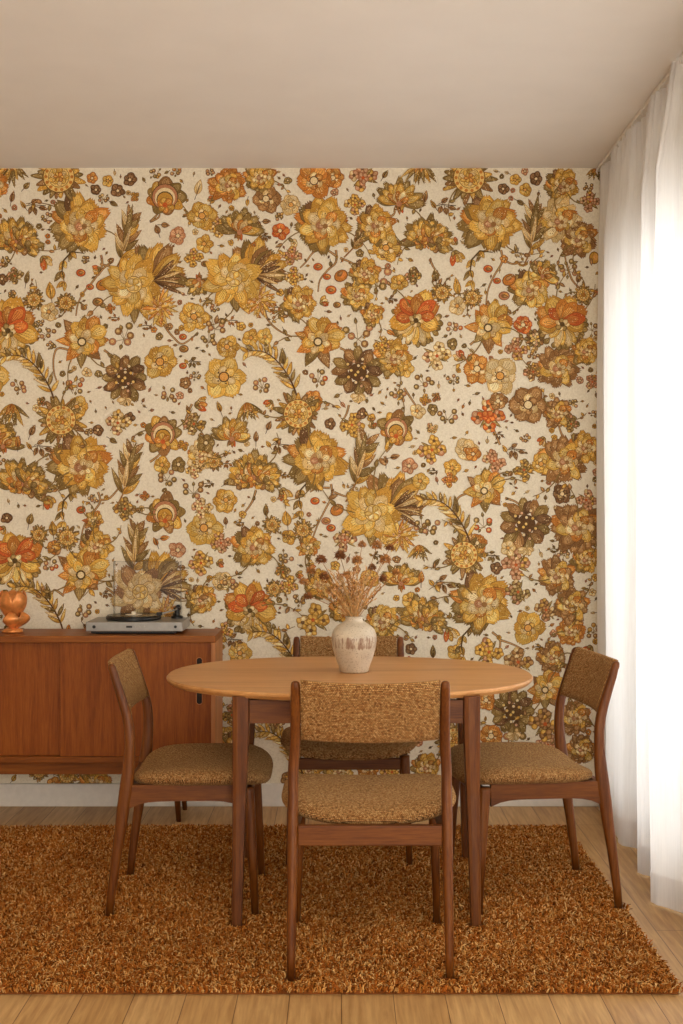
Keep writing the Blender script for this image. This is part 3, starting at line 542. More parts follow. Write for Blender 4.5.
for st in STEMS:
    pp.d = 0.0002; n = len(st)
    fine = []
    for i in range(n-1):
        p0, p1, p2, p3 = st[max(i-1,0)], st[i], st[i+1], st[min(i+2,n-1)]
        for k in range(4):
            t = k/4; fine.append(tuple(.5*((2*p1[j])+(-p0[j]+p2[j])*t+(2*p0[j]-5*p1[j]+4*p2[j]-p3[j])*t*t+(-p0[j]+3*p1[j]-3*p2[j]+p3[j])*t**3) for j in (0, 1)))
    fine.append(st[-1]); m = len(fine)
    pp.line(fine, [2.6-1.2*i/m for i in range(m)], PAL['o'][2]); pp.line(fine, [1.5-.8*i/m for i in range(m)], PAL['b'][1])
tr = random.Random(9)
for t, x, y, r, rot, p in cat+extra:      # tendrils that run out from behind the larger blooms
    if t in 'PKRFUSM' and wx0_ < x < 596:
        for q in range(2):
            a = tr.uniform(0, 2*PI); k = tr.choice([-1, 1])*tr.uniform(.15, .3); L = r*1.75/6; px, py = x+math.cos(a)*r*.5, y+math.sin(a)*r*.5; pts = []
            for i in range(7): pts.append((px, py)); px += math.cos(a)*L; py += math.sin(a)*L; a += k
            if not (wx0_ < px < 598 and 172 < py < 782): continue
            pp.line(pts, [1.5-.14*i for i in range(7)], PAL['o'][0])
            for i in (3, 4, 5): pp.rng = tr; pp.petal(pts[i][0], pts[i][1], a+(-1)**i*1.0, r*.28, r*.13, 'obg'[i % 3], 1, veins=0)
wx0, wx1 = (LX*226+341.5)+2, 600
for m in cat+extra:
    if wx0+m[3] < m[1] < wx1-2 and m[2] < 790 and m[2] > 168: pp.motif(*m)
rg = random.Random(5)
for k in range(16000):
    x, y = rg.uniform(-230, 598), rg.uniform(171, 783); r = rg.choice([2.5, 3, 4, 5, 6, 8, 10])
    if all((x-a)**2+(y-b)**2 > (r*.85+c*.93)**2 for a, b, c in pp.occ):
        pp.motif(rg.choice('BCLEEBDGEL') if r > 4 else rg.choice('LLLD'), x, y, r, rg.uniform(0, 360), rg.choice('gbooakgp'))
# cut at the wall's edges, then build wall and print as one object
def clip(v):
    x, y, z = v; return (max(LX+.001, min(x, 1.30)), y, max(0.1, min(z, CZ-0.002)))
wv = [(LX-.1, WY, 0), (RX+.14, WY, 0), (RX+.14, WY, CZ), (LX-.1, WY, CZ), (LX-.1, WY+.1, 0), (RX+.14, WY+.1, 0), (RX+.14, WY+.1, CZ), (LX-.1, WY+.1, CZ)]
wf = [(0,1,2,3), (4,7,6,5), (0,3,7,4), (1,5,6,2), (3,2,6,7), (0,4,5,1)]
me = bpy.data.meshes.new('wall_back'); me.from_pydata(wv+[clip(v) for v in pp.v], [], wf+[tuple(i+8 for i in f) for f in pp.f])
ca = me.color_attributes.new('Col', 'FLOAT_COLOR', 'CORNER')
cols = np.array([lin(CREAM)]*6 + [lin(tuple(v*.88+u*.12 for v, u in zip(c, CREAM))) for c in pp.c], dtype=np.float32)
cnt = np.array([len(p.vertices) for p in me.polygons])
ca.data.foreach_set('color', np.repeat(cols, cnt, axis=0).ravel())
me.materials.append(M['paper']); me.update()
wb = bpy.data.objects.new('wall_back', me); C.objects.link(wb); wb['kind'] = 'structure'
# ------------------------------------------------------------------ sideboard
def sub(ob, cx, cy, cz=0): return ob
SX1, SX0, SF, SB, SZ0, SZ1 = -0.524, -1.84, 5.195, 5.51, 0.258, 0.786
sb = thing('sideboard', 'long teak sideboard with sliding doors standing against the floral wall', 'sideboard', ((SX0+SX1)/2, (SF+SB)/2, 0))
def rel(mb, t):
    l = t.location; mb.v = [(a-l[0], b-l[1], c-l[2]) for a, b, c in mb.v]; return mb
rel(MB().box(SX0, SX1, SF, SB, SZ1-.028, SZ1), sb).build('top_panel', M['cab_x'], sb, bevel=0.002)
for a in (SX0, SX1-.018):
    rel(MB().box(a, a+.018, SF, SB, SZ0, SZ1-.0285), sb).build('side_panel', M['cab_side'], sb, bevel=0.0015)
rel(MB().box(SX0+.0185, SX1-.0185, SF+.004, SB, SZ0, SZ0+.024), sb).build('bottom_panel', M['cab_x'], sb, bevel=0.002)
rel(MB().box(SX0+.0185, SX1-.0185, SB-.01, SB-.001, SZ0+.025, SZ1-.029), sb).build('back_panel', M['cab'], sb)
def door(x0, x1, y, slots):
    mb = MB(); z0, z1 = SZ0+.025, SZ1-.029
    d = rel(mb.box(x0, x1, y, y+.016, z0, z1), sb).build('door', M['cab'], sb, bevel=0.001)
    for sx in slots:
        h = MB(); rr = [(sx+.0125*math.cos(t), (.5875)+(0.085 if math.sin(t) >= 0 else -.085)+.0125*math.sin(t)) for t in [2*PI*k/24+.01 for k in range(24)]]
        h.loft([[(a, y-.0012, c+.01) for a, c in rr], [(a, y+.004, c+.01) for a, c in rr]]); o = rel(h, sb).build('handle', M['darkslot'], d)
        rim = MB(); pts = [(a, y-.0015, c+.01) for a, c in rr]; rim.tube(pts+[pts[0]], .0016, 6, cap=False); rel(rim, sb).build('handle_rim', M['cab_side'], d)
    return d
door(-1.172, SX1-.019, SF+.012, [-.592])
door(SX0+.019, -1.145, SF+.040, [-1.79])
rel(MB().box(SX0+.10, SX1-.08, SF+.05, SF+.072, .20, SZ0-.0005).box(SX0+.10, SX1-.08, SB-.06, SB-.04, .20, SZ0-.0005), sb).build('stand_rail', M['cab_x'], sb, bevel=.002)
for sx, bx in ((-.70, -.684), (-1.66, -1.676)):
    for ys in (SF+.061, SB-.05):
        l = MB().loft([ring(bx, ys+(.0 if ys < 5.4 else .0), .0, .010, .010), ring(sx, ys, .24, .018, .018), ring(sx, ys, SZ0-.001, .018, .018)])
        rel(l, sb).build('leg', M['teak'], sb, smooth=True)
# turntable
TX0, TX1, TF, TB = -1.075, -.668, 5.255, 5.505
tz = SZ1+.0005
tt = thing('turntable', 'silver and black turntable with its clear lid raised, on the sideboard', 'turntable', ((TX0+TX1)/2, (TF+TB)/2, tz))
rel(MB().box(TX0, TX1, TF, TB, tz+.012, tz+.052), tt).build('plinth', M['silver'], tt, bevel=.003)
rel(MB().box(TX0+.02, TX1-.03, TF+.01, TB-.01, tz+.004, tz+.0125), tt).build('base_plate', M['black'], tt)
for a in (TX0+.05, TX1-.05):
    for b_ in (TF+.04, TB-.04):
        rel(MB().lathe([(.016, 0), (.018, .004), (.016, .008)], a, b_, 16, tz-.0003), tt).build('foot', M['black'], tt, smooth=False)
px_, py_ = -.895, 5.385
rel(MB().lathe([(.114, .053), (.118, .056), (.118, .066), (.114, .069)], px_, py_, 48, tz), tt).build('platter', M['black'], tt)
rel(MB().lathe([(.112, .0695), (.113, .0705), (.113, .0715), (.04, .072), (.039, .0717)], px_, py_, 48, tz), tt).build('record', M['vinyl'], tt)
rel(MB().lathe([(.036, .0722), (.036, .073), (.002, .073)], px_, py_, 32, tz), tt).build('record_label', M['cream'], tt)
rel(MB().lathe([(.009, .073), (.010, .075), (.010, .084), (.007, .086)], px_, py_, 16, tz), tt).build('spindle_adapter', M['cream'], tt)
ax, ay = -.715, 5.44
rel(MB().lathe([(.026, .052), (.026, .060), (.020, .063), (.012, .064), (.012, .088), (.016, .088), (.016, .098), (.010, .100)], ax, ay, 24, tz), tt).build('tonearm_base', M['black'], tt)
arm = rel(MB().tube([(ax, ay+.035, tz+.094), (ax, ay-.04, tz+.094), (ax-.012, ay-.10, tz+.090), (ax-.05, ay-.14, tz+.084)], .0035, 8), tt).build('tonearm', M['silver'], tt, smooth=True)
rel(MB().tube([(ax, ay+.028, tz+.094), (ax, ay+.052, tz+.094)], .014, 16), tt).build('counterweight', M['black'], arm)
rel(MB().box(ax-.068, ax-.045, ay-.155, ay-.135, tz+.076, tz+.090), tt).build('cartridge', M['black'], arm, bevel=.002)
for a, r_ in ((TX0+.035, .007), (TX0+.205, .004), (TX0+.225, .004), (TX0+.245, .004), (TX1-.03, .006)):
    rel(MB().tube([(a, TF+.001, tz+.032), (a, TF-.004, tz+.032)], r_, 14), tt).build('button', M['black'] if r_ > .005 else M['silver'], tt)
rel(MB().box(TX0+.17, TX0+.195, TF-.001, TF+.001, tz+.028, tz+.036), tt).build('badge', M['black'], tt)
lid = MB(); lx0, lx1, lz0, lz1 = -.995, -.70, tz+.060, 1.085
lid.box(lx0, lx1, 5.497, 5.500, lz0, lz1).box(lx0, lx0+.003, 5.455, 5.497, lz0+.01, lz1).box(lx1-.003, lx1, 5.455, 5.497, lz0+.01, lz1).box(lx0+.003, lx1-.003, 5.455, 5.497, lz1-.003, lz1)
l_ = rel(lid, tt).build('dust_cover', M['acrylic'], tt); l_['label'] = 'clear acrylic dust cover'
for a in (-.97, -.73): rel(MB().box(a-.01, a+.01, 5.488, 5.502, tz+.052, tz+.07), tt).build('hinge', M['black'], tt, bevel=.002)
# copper tulip ornament
orn = thing('ornament', 'polished copper tulip shaped ornament at the left end of the sideboard', 'ornament', (-1.405, 5.34, tz))
def petal3(ang, h, w_, tilt, r0, z0):
    v = []; f = []; nu, nv = 9, 11
    for j in range(nv):
        t = j/(nv-1); half = w_*math.sin(PI*(t*.86+.10))**.75; rad = r0+tilt*math.sin(t*PI*.8); z = z0+h*t
        for i in range(nu):
            s_ = (i/(nu-1)-.5)*2; a = ang+s_*half; v.append((math.cos(a)*rad*(1+.05*s_*s_), math.sin(a)*rad*(1+.05*s_*s_), z))
    for j in range(nv-1):
        for i in range(nu-1): f.append((j*nu+i, j*nu+i+1, (j+1)*nu+i+1, (j+1)*nu+i))
    return v, f
MB().lathe([(.03, 0), (.045, .002), (.042, .012), (.018, .022), (.012, .04), (.02, .055), (.012, .07)], 0, 0, 24).build('base', M['copper'], orn, smooth=True)
MB().lathe([(.004, .062), (.026, .068), (.046, .09), (.052, .118), (.046, .145), (.03, .168), (.012, .178)], 0, 0, 28).build('bud', M['copper'], orn, smooth=True)
for k in range(5):
    v, f = petal3(k*2*PI/5+.55, .115, .68, .034, .026, .064); o = MB().add(v, f).build('petal', M['copper'], orn, smooth=True)
    m_ = o.modifiers.new('s', 'SOLIDIFY'); m_.thickness = .004
for k in range(2):
    v, f = petal3(-.5-k*.9, .075, .5, .055, .018, .016); o = MB().add(v, f).build('leaf', M['copper'], orn, smooth=True); m_ = o.modifiers.new('s', 'SOLIDIFY'); m_.thickness = .004
# ------------------------------------------------------------------ dining table
TC = (.028, 4.34); TZ = .745
tb = thing('dining_table', 'oval teak dining table on four tapered legs in the middle of the rug', 'table', (TC[0], TC[1], 0))
def oval(a, b, z, n=96, e=2.2): return ring(0, 0, z, a, b, n, e)
A, B = .630, .50
MB().loft([oval(A-.05, B-.05, TZ-.030), oval(A-.012, B-.012, TZ-.022), oval(A-.001, B-.001, TZ-.011), oval(A, B, TZ-.005), oval(A-.004, B-.004, TZ-.0005), oval(A-.009, B-.009, TZ)]).build('tabletop', M['top'], tb)
legs = [(-.316, 3.935, -1, -1), (.409, 3.935, 1, -1), (-.345, 4.66, -1, 1), (.455, 4.66, 1, 1)]
zb = .012
for lx, ly, sx, sy in legs:
    x, y = lx-TC[0], ly-TC[1]
    MB().loft([ring(x+sx*.011, y+sy*(.030 if sy < 0 else .01), zb, .0155, .0155, 16, 6), ring(x+sx*.004, y+sy*.004, .42, .022, .022, 16, 6), ring(x, y, .63, .027, .027, 16, 6), ring(x, y, TZ-.017, .027, .027, 16, 6)]).build('leg', M['teak'], tb, smooth=False)
def apron(p, q, mat):
    (x0, y0), (x1, y1) = p, q; d = Vector((x1-x0, y1-y0, 0)); L = d.length; d.normalize(); n_ = Vector((-d.y, d.x, 0))*.011
    a = Vector((x0, y0, 0))+d*.0275; b_ = Vector((x1, y1, 0))-d*.0275
    z0, z1 = .642, TZ-.0305
    v = [a-n_, b_-n_, b_+n_, a+n_]
    MB().add([(p_.x, p_.y, z0) for p_ in v]+[(p_.x, p_.y, z1) for p_ in v], [(0,3,2,1),(4,5,6,7),(0,1,5,4),(1,2,6,5),(2,3,7,6),(3,0,4,7)]).build('apron', mat, tb)
L2 = [(a-TC[0], b_-TC[1]) for a, b_, _, _ in legs]
apron(L2[0], L2[1], M['teak_x']); apron(L2[2], L2[3], M['teak_x']); apron(L2[0], L2[2], M['teak_y']); apron(L2[1], L2[3], M['teak_y'])
# ------------------------------------------------------------------ chairs (local: front = +y)
def make_chair():
    t = thing('dining_chair', 'x', 'chair')
    prof = [(0, -.235, .0115, .0125, .220), (.20, -.212, .0135, .016, .2185), (.36, -.190, .0150, .021, .217), (.43, -.180, .0155, .022, .217), (.50, -.173, .0150, .019, .216), (.57, -.170, .0150, .0165, .216),
            (.64, -.177, .0150, .0165, .211), (.72, -.199, .0145, .0150, .209), (.80, -.223, .0135, .0135, .208), (.816, -.228, .0125, .0125, .208), (.8235, -.230, .0100, .0095, .208), (.8265, -.231, .005, .005, .208)]
    for s_ in (-1, 1):
        # mitred smooth: resample profile
        rings = []
        for i in range(len(prof)-1):
            p0, p1, p2, p3 = prof[max(i-1,0)], prof[i], prof[i+1], prof[min(i+2, len(prof)-1)]
            for k in range(3):
                u = k/3; q = [.5*((2*p1[j])+(-p0[j]+p2[j])*u+(2*p0[j]-5*p1[j]+4*p2[j]-p3[j])*u*u+(-p0[j]+3*p1[j]-3*p2[j]+p3[j])*u**3) for j in range(5)]
                q[0] = p1[0]+(p2[0]-p1[0])*u
                rings.append(ring(s_*q[4], q[1], q[0], q[2], q[3], 16, 2.6))
        q = prof[-1]; rings.append(ring(s_*q[4], q[1], q[0], q[2], q[3], 16, 2.6))
        MB().loft(rings).build('rear_leg', M['teak'], t, smooth=True)
        MB().loft([ring(s_*.220, .232, 0, .0105, .0115, 16, 2.6), ring(s_*.214, .222, .20, .0135, .015, 16, 2.8), ring(s_*.207, .212, .36, .0165, .0185, 16, 3.2), ring(s_*.205, .208, .405, .0168, .019, 16, 3.5), ring(s_*.205, .208, .417, .0165, .0185, 16, 3.5)]).build('front_leg', M['teak'], t, smooth=True)
        # side rail with arched underside
        v = []; n_ = 12
        for i in range(n_+1):
            u = i/n_; y = -.170+(.190+.170)*u; zl = .376-.022*(abs(2*u-1)**5); zt = .431-.004*u; x = s_*(.216-.011*u)
            v += [(x-.010, y, zl), (x+.010, y, zl), (x+.010, y, zt), (x-.010, y, zt)]
        f = [(0,1,2,3), tuple(4*n_+k for k in (3,2,1,0))]
        for i in range(n_):
            for k in range(4): f.append((4*i+k, 4*i+(k+1)%4, 4*i+4+(k+1)%4, 4*i+4+k))
        MB().add(v, f).build('side_rail', M['teak_y'], t)
    MB().box(-.2025, .2025, -.199, -.177, .360, .417).build('rear_rail', M['teak_x'], t, bevel=.003)
    MB().box(-.1885, .1885, .198, .217, .364, .408).build('front_rail', M['teak_x'], t, bevel=.003)
    # seat cushion
    def weave(o, uv):
        at = o.data.attributes.new('weave', 'FLOAT_VECTOR', 'POINT'); at.data.foreach_set('vector', np.array([(p[0], p[1], 0) for p in uv], dtype=np.float32).ravel())
    suv = []
    NR, NA = 14, 64; v = []; f = []
    def pt(r_, a, top):
        c, s_ = math.cos(a), math.sin(a); e = 4.2; d = (abs(c)**e+abs(s_)**e)**(-1/e)
        x = .257*d*c*r_; yy = .226*d*s_*r_
        th = .036*(1-r_**6)**.5
        z = .445 - .016*max(0, -yy/.22)*(1-(x/.25)**2) + (th*.95 if top else -th*.95) + .014*(x/.25)**2 - .02*max(0, (yy-.12)/.11)**2 - (.004*(1-r_**2) if top else .006*(1-r_**2))
        ln = math.hypot(x, yy)+1e-6; q_ = (.036-th) if top else (.036+th); suv.append((x+x/ln*q_, yy+yy/ln*q_))
        return (x, yy+.052, z)
    for top in (True, False):
        base_ = len(v); v.append(pt(0, 0, top))
        for i in range(1, NR+1):
            r_ = math.sin(PI/2*i/NR)
            for k in range(NA): v.append(pt(r_, 2*PI*k/NA, top))
        for k in range(NA): f.append((base_, base_+1+k, base_+1+(k+1)%NA) if top else (base_, base_+1+(k+1)%NA, base_+1+k))
        for i in range(NR-1):
            for k in range(NA):
                a0 = base_+1+i*NA+k; a1 = base_+1+i*NA+(k+1)%NA; f.append((a0, a0+NA, a1+NA, a1) if top else (a0, a1, a1+NA, a0+NA))
    o = MB().add(v, f).build('seat', M['tweed'], t, smooth=True)
    weave(o, suv)
    bm = bmesh.new(); bm.from_mesh(o.data); bmesh.ops.remove_doubles(bm, verts=bm.verts, dist=.0004); bmesh.ops.recalc_face_normals(bm, faces=bm.faces); bm.to_mesh(o.data); bm.free()
    for p in o.data.polygons: p.use_smooth = True
    # upholstered back panel, curved between the posts
    NU, NW = 25, 20; v = []; f = []; buv = []
    for i in range(NU):
        u = -1+2*i/(NU-1); x = u*.1935
        for k in range(NW):
            a = 2*PI*k/NW; c, s_ = math.cos(a), math.sin(a); e = 5.0; d = (abs(c)**e+abs(s_)**e)**(-1/e)
            hz = .088*d*s_; hy = .0125*d*c; buv.append((x, hz-hy*.8))
            zz = .742 - .008*(1-u*u)*(1 if s_ > 0 else .6) + hz
            yb = -.178-(.056/.16)*(zz-.655) if zz > .655 else -.178
            v.append((x, yb + hy - .026*(1-u*u) + .004, zz))
    for i in range(NU-1):
        for k in range(NW): f.append((i*NW+k, i*NW+(k+1)%NW, (i+1)*NW+(k+1)%NW, (i+1)*NW+k))
    f.append(tuple(range(NW))); f.append(tuple((NU-1)*NW+k for k in reversed(range(NW))))
    weave(MB().add(v, f).build('backrest', M['tweed'], t, smooth=True), buv)
    return t
ch = make_chair()
GZ = .012
def place(o, x, y, rz, label, sz):
    o.location = (x, y, GZ); o.rotation_euler = (0, 0, R(rz)); o.scale = (1, 1, sz); setp(o, label, 'chair', 'dining chairs round the oval table')
spots = [(.080, 3.695, 0, 'teak chair with ochre tweed seat nearest the viewer, seen from behind', 1.0),
         (-.512, 4.225, -89, 'teak chair with ochre tweed seat at the left end of the table, beside the sideboard', .975),
         (.641, 4.255, 97.5, 'teak chair with ochre tweed seat at the right end of the table, beside the curtain', .975),
         (.028, 4.790, 180, 'teak chair with ochre tweed seat on the far side of the table by the wall', .955)]
for i, s_ in enumerate(spots):
    place(ch if i == 0 else copy_tree(ch), *s_)
# ------------------------------------------------------------------ vase with dried flowers
VX, VY = .044, 4.37
vz = TZ+.0005
va = MB().lathe([(.004, .0), (.047, .0), (.050, .004), (.057, .025), (.0675, .055), (.0755, .085), (.079, .110), (.078, .130), (.0715, .148), (.058, .162), (.042, .172), (.033, .178), (.0295, .184), (.030, .190), (.033, .194), (.030, .195), (.026, .190), (.025, .178), (.035, .165), (.060, .145), (.066, .11), (.045, .02), (.004, .012)], 0, 0, 48).build('vase', M['vase'], None, smooth=True)
va.location = (VX, VY, vz); setp(va, 'cream stoneware vase with brushed brown dabs on the dining table', 'vase')
def pxw(px, py, d): s_ = 1250/d; return ((px-341.5)/s_, d, CAM_H-(py-508)/s_)
rg = random.Random(11)
def stem_pts(tip, k):
    b0 = Vector((VX+rg.uniform(-.016, .016), VY+rg.uniform(-.016, .016), vz+.10)); m0 = Vector((VX+(tip[0]-VX)*.10, VY+(tip[1]-VY)*.15, vz+.19)); T_ = Vector(tip)
    dxy = Vector((m0.x-VX, m0.y-VY)); 
    if dxy.length > .019: m0.x = VX+dxy.x/dxy.length*.019; m0.y = VY+dxy.y/dxy.length*.019
    m1 = m0.lerp(T_, .5)+Vector((rg.uniform(-.006, .006), rg.uniform(-.008, .008), .012))
    return [b0, m0, m0.lerp(m1, .5), m1, m1.lerp(T_, .55)+Vector((0, 0, .003)), T_]
heads = [(303,582,.013,0,'dried brown flower highest on the left side of the vase bouquet'), (321,560,.016,1,None), (324,577,.015,1,None), (340,556,.017,1,None), (357,561,.016,0,None), (377,546,.016,0,None), (385,560,.018,0,None), (383,579,.013,1,None),
         (308,597,.013,1,None), (311,571,.015,0,None), (372,568,.012,1,None), (347,575,.012,0,None), (390,548,.013,1,None), (330,590,.010,0,None), (362,545,.012,0,None), (396,573,.012,0,None)]
FG = 'dried flowers in the stoneware vase'
LBL = {0: 'dried brown flower leaning out upper left of the vase bouquet', 1: 'dark dried flower head, left one of the topmost row in the vase', 3: 'dark dried flower head standing tall left of the bouquet centre',
       4: 'tan dried flower head standing tall at the centre of the bouquet', 5: 'tan dried flower head high on the right of the bouquet', 8: 'lowest dark dried flower head at the far left of the bouquet',
       14: 'topmost small dried flower head in the vase bouquet', 15: 'lower dried flower head at the far right of the bouquet', 12: 'dark dried flower head at the upper right tip of the bouquet'}
for k, (hx, hy, r_, dk, lb) in enumerate(heads):
    dd = VY+rg.uniform(-.06, .06); tip = pxw(hx, hy, dd)
    th = thing('dried_flower', LBL.get(k, 'dried flower head crowded among others in the middle of the vase bouquet'), 'dried flower', (VX, VY, vz+.10), 0, FG)
    rel(MB().tube(stem_pts(tip, k), [.0016, .0015, .0014, .0013, .0012, .0011], 6), th).build('stem', M['dry_stem'], th, smooth=True)
    hb = MB(); T_ = Vector(tip); r_ *= 1.45
    for j in range(64):
        a = j*2.399963; zz = 1-1.6*j/64; rr = math.sqrt(max(.02, 1-zz*zz)); d = Vector((math.cos(a)*rr, math.sin(a)*rr, zz)); L = r_*rg.uniform(.8, 1.15)
        sd = d.cross(Vector((.2, .3, .9))).normalized()*r_*.17; o_ = T_+d*r_*.25; e_ = T_+d*L; mid = T_+d*L*.7
        nn = d.cross(sd).normalized()*r_*.09
        hb.add([o_-sd*.4, o_+sd*.4, mid+sd, mid-sd, e_+nn, mid+nn], [(0,1,2,3), (3,2,4), (0,3,5), (1,5,2), (3,4,5), (2,5,4), (0,5,1)])
    rel(hb, th).build('flower_head', M['dry_dark'] if dk else M['dry_head'], th)
for k in range(46):
    a = k*2.4; sp = math.sqrt((k+.5)/46); hx = 350+sp*math.cos(a)*38+rg.uniform(-3, 3); hy = 588-26*(1-sp)+rg.uniform(-12, 16); tip = pxw(hx, hy, VY+math.sin(a)*.07)
    g = MB(); pts = stem_pts(tip, k); g.tube(pts, [.0010, .0010, .0009, .0008, .0008, .0007], 5)
    T_ = pts[-1]; dr = (pts[-1]-pts[-3]).normalized()
    for j in range(20):     # seed husks along the upper stalk
        c0 = pts[-1]-dr*(.004+.0052*j); aa = j*2.4; sd = Vector((math.cos(aa), math.sin(aa), .7)).normalized(); e_ = c0+sd*.0125+dr*.006; n2 = sd.cross(dr).normalized()*.0028
        g.add([c0, c0+(e_-c0)*.5+n2, e_, c0+(e_-c0)*.5-n2, c0+(e_-c0)*.5+dr*.0018], [(0,1,4), (1,2,4), (2,3,4), (3,0,4), (0,3,2,1)])
    o = g.build('dried_stalk', M['dry_pale'] if k % 3 else M['dry_head'], None); o.data.transform(Matrix.Translation((-VX, -VY, -(vz+.1)))); o.location = (VX, VY, vz+.1)
    setp(o, 'thin dried grass stalk with pale husks standing in the stoneware vase', 'dried grass', 'dried grass stalks in the stoneware vase')
# ------------------------------------------------------------------ curtain and rail
ctrl = [(1.16, 5.50), (1.125, 5.47), (1.118, 5.40), (1.16, 5.34), (1.165, 5.27), (1.10, 5.20), (1.088, 5.12), (1.10, 5.00), (1.095, 4.86), (1.15, 4.80), (1.165, 4.70), (1.12, 4.60), (1.075, 4.52), (1.09, 4.46), (1.15, 4.40), (1.15, 4.30), (1.05, 4.19), (1.045, 4.14),
        (1.11, 4.04), (1.15, 3.94), (1.08, 3.86), (1.06, 3.78), (1.13, 3.68), (1.16, 3.58), (1.08, 3.48), (1.07, 3.40), (1.15, 3.28), (1.14, 3.18), (1.06, 3.10), (1.09, 3.0), (1.16, 2.9), (1.12, 2.8), (1.06, 2.7), (1.09, 2.6), (1.15, 2.5), (1.1, 2.35), (1.06, 2.25), (1.13, 2.1), (1.12, 1.95)]
fine = []
for i in range(len(ctrl)-1):
    p0, p1, p2, p3 = ctrl[max(i-1,0)], ctrl[i], ctrl[i+1], ctrl[min(i+2, len(ctrl)-1)]
    for k in range(10):
        t = k/10; fine.append(tuple(.5*((2*p1[j])+(-p0[j]+p2[j])*t+(2*p0[j]-5*p1[j]+4*p2[j]-p3[j])*t*t+(-p0[j]+3*p1[j]-3*p2[j]+p3[j])*t**3) for j in (0, 1)))
CT, CB = 2.803, .008
cu = thing('curtain', 'floor length white sheer curtain hanging in folds over the window on the right', 'curtain', (1.11, 3.8, 0))
nz_ = 44; v = []; f = []; zs = [CB+(CT-CB)*(i/(nz_-1))**.9 for i in range(nz_)]
for z in zs:
    tp = max(0, (z-2.45)/(CT-2.45))
    for i, (x, y) in enumerate(fine):
        rip = .006*math.sin(i*1.05)*(0.25+tp*1.6); k = 1-.62*tp
        wob = .006*math.sin(z*2.1+i*.13)
        v.append((1.115+.024*tp+(x-1.115)*k*(1.0-.12*math.sin(z*1.1+y))+rip+wob*(1-tp), y+.004*math.sin(z*3+i*.4), z))
nf = len(fine)
for j in range(nz_-1):
    for i in range(nf-1): f.append((j*nf+i, j*nf+i+1, (j+1)*nf+i+1, (j+1)*nf+i))
o = rel(MB().add(v, f), cu).build('drape', M['sheer'], cu, smooth=True)
# stitched hem and heading tape: second layer of the same cloth
def strip(name, z0, z1, off):
    v = []; f = []
    for z in (z0, (z0+z1)/2, z1):
        tp = max(0, (z-2.45)/(CT-2.45))
        for i, (x, y) in enumerate(fine):
            k = 1-.62*tp; v.append((1.115+.024*tp+(x-1.115)*k*(1.0-.12*math.sin(z*1.1+y))+.006*math.sin(i*1.05)*(0.25+tp*1.6)+.006*math.sin(z*2.1+i*.13)*(1-tp)-off, y+.004*math.sin(z*3+i*.4), z))
    for j in range(2):
        for i in range(nf-1): f.append((j*nf+i, j*nf+i+1, (j+1)*nf+i+1, (j+1)*nf+i))
    rel(MB().add(v, f), cu).build(name, M['sheer'], cu, smooth=True)
strip('hem', CB, .11, .0015); strip('heading_tape', 2.70, CT, .0015)
rl = thing('curtain_rail', 'slim white curtain rail fixed to the ceiling above the sheer curtain', 'curtain rail', (1.139, 3.7, CZ))
rel(MB().box(1.125, 1.153, 1.9, WY-.005, CZ-.018, CZ-.0005), rl).build('track', M['white'], rl, bevel=.002)
for k in range(26):
    y = 5.46-k*.135
    rel(MB().tube([(1.13, y, CZ-.017), (1.122, y, CZ-.019), (1.116, y, CZ-.026), (1.114, y, CZ-.036), (1.119, y, CZ-.044)], .003, 6), rl).build('hook', M['white'], rl, smooth=True)
# ------------------------------------------------------------------ shag rug
RX0, RX1, RY0, RY1 = -1.70, .925, 3.375, 5.115
rug = MB().box(RX0+.012, RX1-.012, RY0+.012, RY1-.012, .0005, .009).build('rug', flat('rug_backing', (120, 70, 34), 1.0, 0.05, var=.2), None)
setp(rug, 'rust and ochre shag rug lying under the table on the oak floor', 'rug')
nr = np.random.default_rng(3); NT = 190000
bx = nr.uniform(RX0+.004, RX1-.004, NT); by = nr.uniform(RY0+.004, RY1-.004, NT)
# soft uneven patches
def lowf(x, y): return (np.sin(x*5.1+1.3*np.sin(y*4.3))+np.sin(y*6.7+1.7*np.sin(x*3.9+1))+np.sin((x+y)*11+2*np.sin(x*7-y*5)))/3
lf = lowf(bx, by); hgt = nr.uniform(.007, .019, NT)*(1+.18*lf); lean = nr.uniform(0, 2*PI, NT); ll = nr.uniform(.003, .016, NT)
feet = [(lx+sx*.011, ly+sy*(.030 if sy < 0 else .01), .038) for lx, ly, sx, sy in legs]
for x_, y_, rz_, _, _ in spots:
    for fx, fy in ((-.22, -.235), (.22, -.235), (-.22, .232), (.22, .232)):
        c_, s_ = math.cos(R(rz_)), math.sin(R(rz_)); feet.append((x_+c_*fx-s_*fy, y_+s_*fx+c_*fy, .029))
for fx, fy, fr in feet:      # the pile parts round each foot
    dx, dy = bx-fx, by-fy; d_ = np.hypot(dx, dy)+1e-6; m_ = d_ < fr; bx[m_] = fx+dx[m_]/d_[m_]*fr; by[m_] = fy+dy[m_]/d_[m_]*fr; lean[m_] = np.arctan2(dy, dx)[m_]
curl = nr.uniform(0, 2*PI, NT); rad = nr.uniform(.0015, .0029, NT)
lv = 4; ns_ = 4; V = np.zeros((NT, lv*ns_, 3), np.float32)
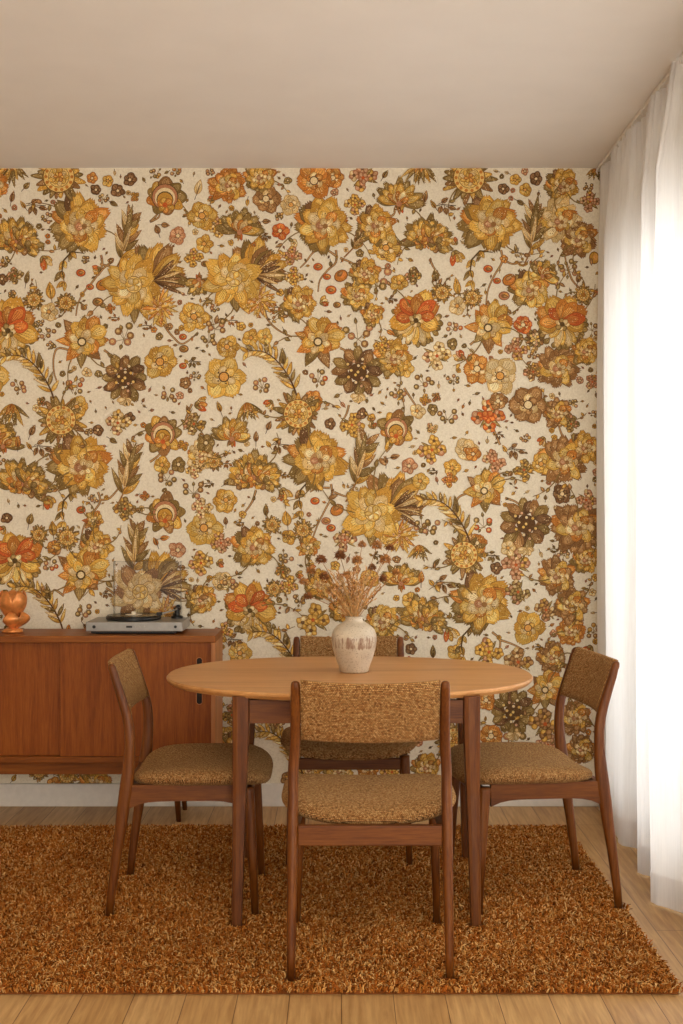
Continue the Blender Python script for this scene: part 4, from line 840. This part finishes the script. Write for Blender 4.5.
for j in range(lv):
    t = j/(lv-1); cx = bx+np.cos(lean)*ll*t*t+np.cos(curl)*.0036*math.sin(t*PI*1.2); cy = by+np.sin(lean)*ll*t*t+np.sin(curl)*.0036*math.sin(t*PI*1.2); cz = .0075+hgt*math.sin(t*PI*.5)
    rr = rad*[.8, 1.0, 1.0, .5][j]
    for k in range(ns_):
        a = curl+2*PI*k/ns_+t*1.5
        V[:, j*ns_+k, 0] = cx+np.cos(a)*rr; V[:, j*ns_+k, 1] = cy+np.sin(a)*rr; V[:, j*ns_+k, 2] = cz+np.sin(a+lean)*rr*.3*t
q = []
for j in range(lv-1):
    for k in range(ns_): q.append((j*ns_+k, j*ns_+(k+1)%ns_, (j+1)*ns_+(k+1)%ns_, (j+1)*ns_+k))
q.append(tuple((lv-1)*ns_+k for k in range(ns_)))
Q = (np.arange(NT)[:, None, None]*(lv*ns_)+np.array(q)[None]).reshape(-1, 4)
me = bpy.data.meshes.new('pile'); me.vertices.add(NT*lv*ns_); me.vertices.foreach_set('co', V.reshape(-1))
me.loops.add(Q.size); me.loops.foreach_set('vertex_index', Q.reshape(-1).astype(np.int32))
me.polygons.add(len(Q)); me.polygons.foreach_set('loop_start', np.arange(0, Q.size, 4, dtype=np.int32)); me.update(calc_edges=True)
pal = np.array([lin(c)[:3] for c in ((152, 84, 30), (190, 120, 52), (220, 164, 94), (114, 62, 24), (234, 188, 122), (178, 100, 38))], np.float32)
ci = nr.choice(6, NT, p=[.2, .28, .18, .12, .08, .14]); tc_ = pal[ci]*(nr.uniform(.82, 1.12, NT)[:, None])*(1+.10*lf)[:, None]
colv = np.ones((NT, lv*ns_, 4), np.float32); colv[:, :, :3] = tc_[:, None, :]
ca = me.color_attributes.new('Col', 'FLOAT_COLOR', 'POINT'); ca.data.foreach_set('color', colv.reshape(-1))
me.polygons.foreach_set('use_smooth', np.ones(len(Q), dtype=bool)); me.materials.append(M['yarn'])
po = bpy.data.objects.new('pile', me); C.objects.link(po); po.parent = rug; po['kind'] = 'stuff'
